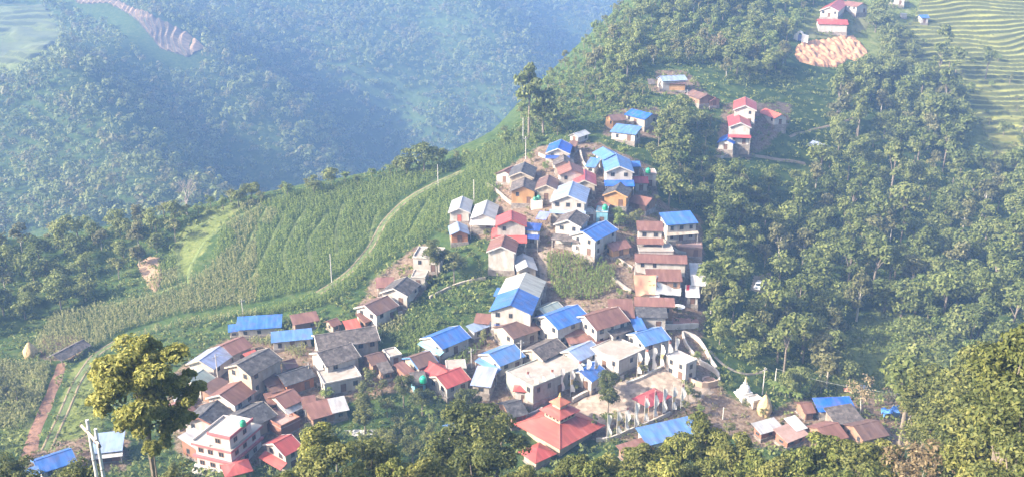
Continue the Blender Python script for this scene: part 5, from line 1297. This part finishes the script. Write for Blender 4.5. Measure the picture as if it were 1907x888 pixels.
for x, t, d, k, s in [(1790, 838, 90, 'near_dark', .95), (1840, 788, 86, 'near', 1.15), (1885, 678, 82, 'near_dark', 1.3), (1908, 608, 80, 'near', 1.3), (1850, 718, 98, 'near_dark', 1.35), (1870, 848, 76, 'near', .95), (1780, 718, 118, 'near', 1.35), (1830, 658, 122, 'near_dark', 1.4), (1930, 718, 74, 'near_dark', 1.2), (1740, 686, 136, 'near', 1.3), (1700, 673, 150, 'forest', 1.3), (1770, 753, 112, 'near_dark', 1.15),
                      (1880, 758, 78, 'near', 1.15), (1905, 808, 72, 'near_dark', 1.0), (1830, 868, 76, 'near_dark', .9), (1800, 793, 96, 'near_dark', 1.0), (1760, 818, 100, 'near', .9), (1860, 648, 108, 'near_dark', 1.4), (1900, 718, 90, 'near', 1.2), (1720, 738, 128, 'near_dark', 1.2), (1800, 678, 132, 'near', 1.3)]:
    fg_tree(x, t, d, k, s, 'tall glossy leaved tree in the dense stand above the white sheet roof', 'tall near trees beside the white sheet roof')
for x, t, d, k, s in [(110, 868, 80, 'near_dark', .6), (150, 862, 78, 'near_dark', .6), (70, 880, 78, 'near_dark', .6), (330, 862, 88, 'village', .7), (20, 850, 90, 'near_dark', .7)]:
    fg_tree(x, t, d, k, s, 'dark bush in front of the blue gabled house by the dirt path', 'near bushes by the dirt path', 'bush')
# place the largest 300 one by one, the rest as one wood
def apparent(t):
    q = project(np.array([t[1], t[2], t[3] + 4]))[0]
    return 0 if q[2] < 5 or not (-80 < q[0] < 1990 and -80 < q[1] < 960) else FPX / q[2] * t[4] * (3 if len(t) > 9 else 1) * (2 if t[7] is None else 1)
order = sorted(range(len(TREES)), key=lambda i: -apparent(TREES[i]))
print('TREES', len(TREES))
solo, mass = order[:298], order[298:]
for i in solo:
    t = TREES[i]; vs_ = KIND[t[0]]; v = vs_[i % len(vs_)]
    root = empty(t[8], (t[1], t[2], t[3]), t[5], t[6], 'tree' if t[8] != 'shrub' and t[8] != 'bush' else t[8], t[7])
    r = random.Random(i); root.scale = (t[4] * r.uniform(.92, 1.1), t[4] * r.uniform(.92, 1.1), t[4] * r.uniform(.85, 1.22) if len(t) < 10 else t[4])
    link(v[0], 'crown', root)
    if len(t) > 9 and t[9] > .3:    # longer trunk down to the steep ground
        e = MB().tube([(0, 0, -1.0), (.1, 0, -(t[9] + 1.5) / t[4])], [.26, .32], 8)
        me_ = v[4]; comb = MB(); comb.v, comb.f, comb.m = list(me_.v), list(me_.f), list(me_.m); comb.add(e.v, e.f); comb.obj('trunk', v[1].materials[0], root)
    else: link(v[1], 'trunk', root)
def merged(name, items, mats):
    """items: (V,F,matindex,pos,rot,scale3)"""
    Vs, Fs, Ms, o = [], [], [], 0
    for V, F_, mi, pos, rot, s3 in items:
        c, s = math.cos(rot), math.sin(rot); W = V * np.array(s3)
        W = np.stack([W[:, 0] * c - W[:, 1] * s, W[:, 0] * s + W[:, 1] * c, W[:, 2]], 1) + np.array(pos)
        Vs.append(W); Fs.append(F_ + o); Ms.append(np.full(len(F_), mi)); o += len(W)
    return tag(link(fast_mesh(name, np.concatenate(Vs), np.concatenate(Fs), mats, False, np.concatenate(Ms)), name), kind='stuff')
mats_ = {}; items = []
for i in mass:
    t = TREES[i]; v = KIND[t[0]][i % len(KIND[t[0]])]; mt = v[0].materials[0]; mi = mats_.setdefault(mt, len(mats_)); bi = mats_.setdefault(v[1].materials[0], len(mats_))
    items.append((v[2], v[3], mi, (t[1], t[2], t[3]), t[5], (t[4],) * 3))
    tb = MB().tube([(0, 0, -1.2), (0, 0, 5)], [.3, .16], 6); q4 = [f for f in tb.f if len(f) == 4]
    items.append((np.array(tb.v), np.array(q4), bi, (t[1], t[2], t[3]), t[5], (t[4],) * 3))
if items: merged('woodland', items, list(mats_))

# the woods of the far hills
def small_crown(seed, n=84, size=1.5):
    V, F_, cc = crown_arrays(seed, (0, 0, 3.6), 3.5, 3.4, 5, n, size, inner=.05, cl_r=(.45, .68), rnd=.22); return V, F_
FC = [small_crown(i) for i in range(8)]
r = np.random.default_rng(5)
def far_wood(poly, spacing, tries, seed, holes=()):
    W = scatter(poly, spacing, tries, 0, seed, 420, holes, False); return W[(W[:, 1] > 380) & is_far(W[:, 0], W[:, 1])]
HOL = [[(90,-12),(130,26),(180,48),(214,66),(250,98),(284,132),(352,146),(400,106),(352,64),(290,34),(236,10),(200,-10)], [(-70,8),(80,8),(96,36),(120,70),(96,120),(40,140),(-70,142)]]
FW = far_wood([(-320,-10),(1330,-10),(1330,200),(1000,330),(700,360),(380,400),(-320,480)], 6.6, 80000, 3, HOL)
# the hidden strip above the frame, so that the wood does not end at its edge
print('FAR', len(FW))
items = []
for i, (x, y, z) in enumerate(FW):
    V, F_ = FC[i % 8]; s = (.85 + .95 * r.random() ** 1.6) * (1.0 if fbm(np.array([x * .02]), np.array([y * .02]), 2)[0] > -.28 else .7); items.append((V, F_, int(r.choice([0, 0, 1, 2])), (x, y, terr(x, y)), r.uniform(0, 6.28), (s, s, s * r.uniform(.8, 1.45))))
merged('forest', items, [LEAF_FAR, LEAF_G, LEAF_O])

# maize, undergrowth, banana plants
def maize_plant(seed, h=1.9, nl=6):
    rs = np.random.default_rng(seed); V = []; F_ = []
    for k in range(nl):
        a = rs.uniform(0, 6.28); z = h * (.25 + .7 * k / nl); L_ = rs.uniform(.55, .85); w_ = .13
        d = np.array([math.cos(a), math.sin(a), 0]); n = np.array([-d[1], d[0], 0]) * w_
        b0 = np.array([0, 0, z]); m1 = b0 + d * L_ * .55 + np.array([0, 0, .35]); e = b0 + d * L_ * 1.05 + np.array([0, 0, .05])
        o = len(V); V += [b0 - n * .6, b0 + n * .6, m1 + n, m1 - n, e + n * .25, e - n * .25]; F_ += [(o, o + 1, o + 2, o + 3), (o + 3, o + 2, o + 4, o + 5)]
    o = len(V); V += [np.array(v) for v in ((-.06, 0, 0), (.06, 0, 0), (.05, 0, h * 1.12), (-.05, 0, h * 1.12))]; F_.append((o, o + 1, o + 2, o + 3))
    return np.array(V), np.array(F_)
MP_ = [maize_plant(i) for i in range(10)]
LEAF_M = m_leaf((.09, .135, .03), (.185, .245, .062), (.31, .35, .11), .4)
LEAF_M2 = m_leaf((.11, .13, .045), (.24, .25, .10), (.38, .35, .16), .3)
FIELD = [(262,560),(300,500),(345,445),(400,405),(470,380),(560,358),(700,335),(850,304),(905,284),(962,250),(1003,262),(934,316),(924,352),(902,396),(850,395),(820,425),(792,450),(745,470),(700,500),(650,545),(590,575),(470,590),(340,610),(200,640),(120,680),(60,650),(100,590)]
BANDS = [[(352,540),(352,500),(380,450),(430,410),(480,385)], [(335,520),(330,460),(360,425),(420,395)], [(445,490),(470,440),(500,385)], [(470,520),(500,460),(530,400)], [(535,505),(528,470),(545,430),(570,390)], [(582,500),(572,450),(610,400)], [(628,480),(625,430),(640,380)], [(690,480),(690,440),(700,400)], [(345,525),(300,545),(200,570)], [(760,440),(785,395),(800,370)]]
for b in BANDS: ribbon('verge', b, 1.5, m_soil((.12, .155, .045), .5, .4), .06)
GRASSY_STRIPS = [GRASSY[2], [(350,520),(356,480),(390,440),(420,425),(408,440),(392,500),(360,520)]]
def near_line(P, line, d):
    P = np.asarray(P); m = np.zeros(len(P), bool)
    for (a, b), (c, e) in zip(line[:-1], line[1:]):
        v = np.array([c - a, e - b]); t = np.clip(((P[:, 0] - a) * v[0] + (P[:, 1] - b) * v[1]) / (v @ v), 0, 1)
        m |= np.hypot(P[:, 0] - a - t * v[0], (P[:, 1] - b - t * v[1])) < d
    return m
def plant_maize(poly, spacing, tries, seed, sel=None):
    W = scatter(poly, spacing, tries, .3, seed); PP = project(W)[:, :2]
    bad = near_line(PP, TRACK, 8) | near_line(PP, DIRT_PATH, 12)
    for b in BANDS: bad |= near_line(PP, b, 3.2)
    for g in GRASSY_STRIPS: bad |= inpoly(PP, g)
    for t in TREES: pass
    return W[~bad], PP[~bad]
items = []; its2 = []
plots = [(FIELD, .72, 90000, 1), ([(1018,476),(1060,478),(1106,484),(1142,504),(1145,540),(1100,560),(1040,556),(1022,520)], .62, 9000, 2), ([(-60,672),(92,682),(84,740),(40,800),(-60,800)], .75, 12000, 3),
         ([(450,640),(520,632),(580,640),(560,670),(500,645)], .75, 5000, 4), ([(740,600),(830,600),(780,640),(800,660),(880,655),(900,640),(860,690),(760,650),(700,620)], .8, 9000, 5), ([(1000,640),(1040,612),(1060,616),(1012,640)], .8, 2000, 6)]
for poly, sp2, tr_, sd_ in plots:
    W, PP = plant_maize(poly, sp2, tr_, sd_)
    pale = (fbm(W[:, 0] * .035 + 4, W[:, 1] * .035, 2) + np.where(PP[:, 0] < 480, .16, -.08) + np.where((PP[:, 1] > 520) & (PP[:, 0] < 560), .2, 0)) > .1
    for i, (x, y, z) in enumerate(W):
        V, F_ = MP_[i % 10]; s = r.uniform(.75, 1.2); items.append((V, F_, int(pale[i]), (x, y, terr(x, y) - .05), r.uniform(0, 6.28), (s, s, s)))
print('MAIZE', len(items))
merged('maize', items, [LEAF_M, LEAF_M2])
def tuft(seed, n, size, rx, rz): V, F_, cc = crown_arrays(seed, (0, 0, rz * .6), rx, rz, 4, n, size, inner=.1, cl_r=(.45, .7)); return V, F_
TU = [tuft(i, 26, .42, .75, .6) for i in range(6)]
items = []
def tufts(poly, sp2, tries, seed, mi, srange, holes=()):
    W = scatter(poly, sp2, tries, .2, seed, 0, holes); PP = project(W)[:, :2]; W = W[~(near_line(PP, TRACK, 6) | near_line(PP, DIRT_PATH, 11))]
    for i, (x, y, z) in enumerate(W):
        V, F_ = TU[(i + seed) % 6]; s = r.uniform(*srange); items.append((V, F_, mi, (x, y, terr(x, y)), r.uniform(0, 6.28), (s, s, s * r.uniform(.7, 1.2))))
SLOPE = [(-80,440),(60,455),(220,430),(560,352),(850,296),(960,246),(1040,170),(1160,45),(1220,-20),(1990,-60),(1990,900),(-80,900)]
NOV = [VILLAGE, FIELD, COURT, [(1640,90),(1700,40),(1716,-40),(1990,-40),(1990,340),(1880,330),(1830,240),(1790,170)], CLEAR[1]]
tufts(SLOPE, 2.0, 30000, 31, 4, (.9, 2.3), NOV)
tufts(VILLAGE, 1.8, 14000, 32, 1, (.4, 1.1), [COURT])
tufts([(720,605),(800,548),(900,512),(925,520),(912,575),(860,600),(790,622)], 1.2, 6000, 33, 2, (.6, 1.2))
tufts([(1570,640),(1640,590),(1760,590),(1720,700),(1640,660)], 1.5, 3000, 34, 2, (.8, 1.5))
tufts([(1640,100),(1716,0),(1990,-30),(1990,330),(1860,320),(1780,170)], 2.4, 6000, 35, 1, (.3, 1.1))
tufts(FIELD, 3.5, 6000, 36, 2, (.4, .9))
tufts([(1140,395),(1215,378),(1240,395),(1200,410),(1180,435),(1150,430)], 1.3, 1500, 37, 1, (.6, 1.2))
tufts([(1110,180),(1330,190),(1320,220),(1240,260),(1130,230)], 1.6, 3500, 38, 2, (.7, 1.4))
tufts([(1430,780),(1900,770),(1900,840),(1430,830)], 2.0, 3000, 39, 3, (.5, 1.2))
tufts([(1170,715),(1256,668),(1250,655),(1165,695)], 1.0, 900, 40, 1, (.4, .8)); tufts([(1110,815),(1300,750),(1310,770),(1120,835)], 1.0, 1500, 41, 1, (.5, .9))
tufts([(840,302),(960,240),(1040,165),(1110,95),(1135,130),(1000,262),(930,300)], 1.3, 6000, 43, 2, (.7, 1.5))
tufts([(1100,150),(1300,100),(1480,130),(1480,180),(1340,190),(1330,260),(1200,220),(1130,200)], 1.5, 5000, 44, 0, (.8, 1.8), CLEAR[2:4])
tufts([(1000,250),(1150,130),(1200,180),(1100,230),(960,280)], 1.5, 4000, 42, 2, (.6, 1.3))
tufts([(-250,880),(2150,880),(2150,1150),(-250,1150)], 2.0, 6000, 45, 4, (.8, 1.8))
print('TUFTS', len(items))
merged('undergrowth', items, [LEAF_F, LEAF_V, LEAF_B, LEAF_D, LEAF_G])
# dead tree on the field edge
def bare_tree(px, py, h, lab, seed):
    q = pt(px, py); o = empty('bare_tree', (q[0], q[1], terr(q[0], q[1])), 0, lab, 'tree'); rs = random.Random(seed); m = MB()
    def grow(p, d, ln, rad, dep):
        e = p + d * ln; m.tube([p, p + d * ln * .5 + Vector((rs.uniform(-.1, .1), rs.uniform(-.1, .1), 0)) * ln, e], [rad, rad * .8, rad * .6], 5, cap=False)
        if dep == 0: return
        for _ in range(3 if dep > 1 else 4):
            nd = (d + Vector((rs.uniform(-.8, .8), rs.uniform(-.8, .8), rs.uniform(-.1, .5)))).normalized(); grow(e, nd, ln * rs.uniform(.6, .8), rad * .55, dep - 1)
    grow(Vector((0, 0, -.5)), Vector((0, 0, 1)), h * .32, .3, 5); m.obj('trunk', m_soil((.34, .29, .26), 3, .3), o)
bare_tree(350, 400, 11.5, 'leafless grey tree standing at the far edge of the maize field', 3)
def banana(px, py, s, lab, grp):
    q = pt(px, py); o = empty('banana_plant', (q[0], q[1], terr(q[0], q[1])), px % 6, lab, 'banana plant', grp); o.scale = (s,) * 3; m = MB()
    rs = random.Random(int(px * 3 + py))
    MB().tube([(0, 0, -.4), (0, 0, 1.8)], [.16, .1], 7).obj('stem', m_soil((.25, .26, .12), 3), o)
    for k in range(8):
        a = k * .785 + rs.uniform(-.3, .3); d = Vector((math.cos(a), math.sin(a), 0)); n = Vector((-d.y, d.x, 0)); L_ = rs.uniform(1.6, 2.2); vs = []
        for i in range(6):
            t = i / 5; c = Vector((0, 0, 1.7)) + d * L_ * t + Vector((0, 0, 1.3 * t - 1.7 * t * t)); w_ = .32 * math.sin(min(1, t * 1.1 + .12) * math.pi) ** .6 if t < 1 else .02
            vs += [c - n * w_ + Vector((0, 0, -.06)), c, c + n * w_ + Vector((0, 0, -.06))]
        fs = [(i * 3 + j, i * 3 + j + 1, i * 3 + j + 4, i * 3 + j + 3) for i in range(5) for j in range(2)]
        MB().add(vs, fs).obj('leaf', LEAF_B, o)
for x, y, s in [(1452, 735, 1.3), (1462, 742, 1.2), (1472, 738, 1.3), (1440, 728, 1.1), (1484, 748, 1.1)]: banana(x, y, s, 'banana plant with broad drooping leaves between the stupa and the blue mossy roof', 'banana plants near the stupa')
for x, y, s in [(820, 772, 1.2), (842, 768, 1.1), (800, 780, 1.2), (880, 772, 1.2)]: banana(x, y, s, 'banana plant with light leaves in the orchard above the little blue roofed hut', 'banana plants in the orchard')
# ------------------------------------------------------------------ camera, daylight, air
cam_d = bpy.data.cameras.new('camera'); cam = bpy.data.objects.new('camera', cam_d); COL.objects.link(cam)
cam.location = (0, 0, CAMZ); cam.rotation_euler = (R(90) - PITCH, 0, 0)
cam_d.sensor_width = 36; cam_d.lens = 36 * FPX / 1907; cam_d.clip_start = .5; cam_d.clip_end = 6000
sc.camera = cam
EL, AZ = R(31), R(18)      # sun over the left shoulder
sd = Vector((-math.cos(EL) * math.cos(AZ), -math.cos(EL) * math.sin(AZ), math.sin(EL)))
L = bpy.data.lights.new('sun', 'SUN'); L.energy = 4.2; L.angle = R(.55); L.color = (1, .89, .72)
sun = bpy.data.objects.new('sun', L); COL.objects.link(sun); sun.rotation_euler = sd.to_track_quat('Z', 'Y').to_euler()
w = bpy.data.worlds.new('World'); sc.world = w; w.use_nodes = True
nt = w.node_tree; bg = nt.nodes['Background']
sky = N(nt, 'ShaderNodeTexSky', sky_type='NISHITA'); sky.sun_disc = False; sky.sun_elevation = EL
sky.sun_rotation = math.atan2(sd.x, sd.y); sky.altitude = 900; sky.dust_density = 8; sky.air_density = .8; sky.ozone_density = .4
nt.links.new(sky.outputs[0], bg.inputs['Color']); bg.inputs['Strength'].default_value = .15
HAZE = globals().get('HAZE', True)
if HAZE:
    hb = MB().box(-1080, 1080, -75, 1930, float(GZ.min()) - 40, max(float(GZ.max()), 100) + 30)
    m = bpy.data.materials.new('haze_air'); m.use_nodes = True; t = m.node_tree
    for n in list(t.nodes):
        if n.type == 'BSDF_PRINCIPLED': t.nodes.remove(n)
    pv = N(t, 'ShaderNodeVolumePrincipled'); pv.inputs['Color'].default_value = (.24, .42, .80, 1); pv.inputs['Density'].default_value = .0005
    pv.inputs['Anisotropy'].default_value = .0
    t.links.new(pv.outputs[0], t.nodes['Material Output'].inputs['Volume'])
    tag(hb.obj('haze', m), kind='stuff')
vs = sc.view_settings; vs.view_transform = 'Standard'; vs.look = 'None'; vs.exposure = 1.72; vs.gamma = 1; vs.use_curve_mapping = False
sc.render.engine = 'CYCLES'; cy = sc.cycles
cy.max_bounces = 5; cy.diffuse_bounces = 3; cy.glossy_bounces = 2; cy.transmission_bounces = 3; cy.volume_bounces = 1; cy.transparent_max_bounces = 4
cy.caustics_reflective = cy.caustics_refractive = False
cy.use_denoising = True
try: cy.denoiser = 'OPENIMAGEDENOISE'
except Exception: pass
cy.use_adaptive_sampling = True; cy.adaptive_threshold = .02
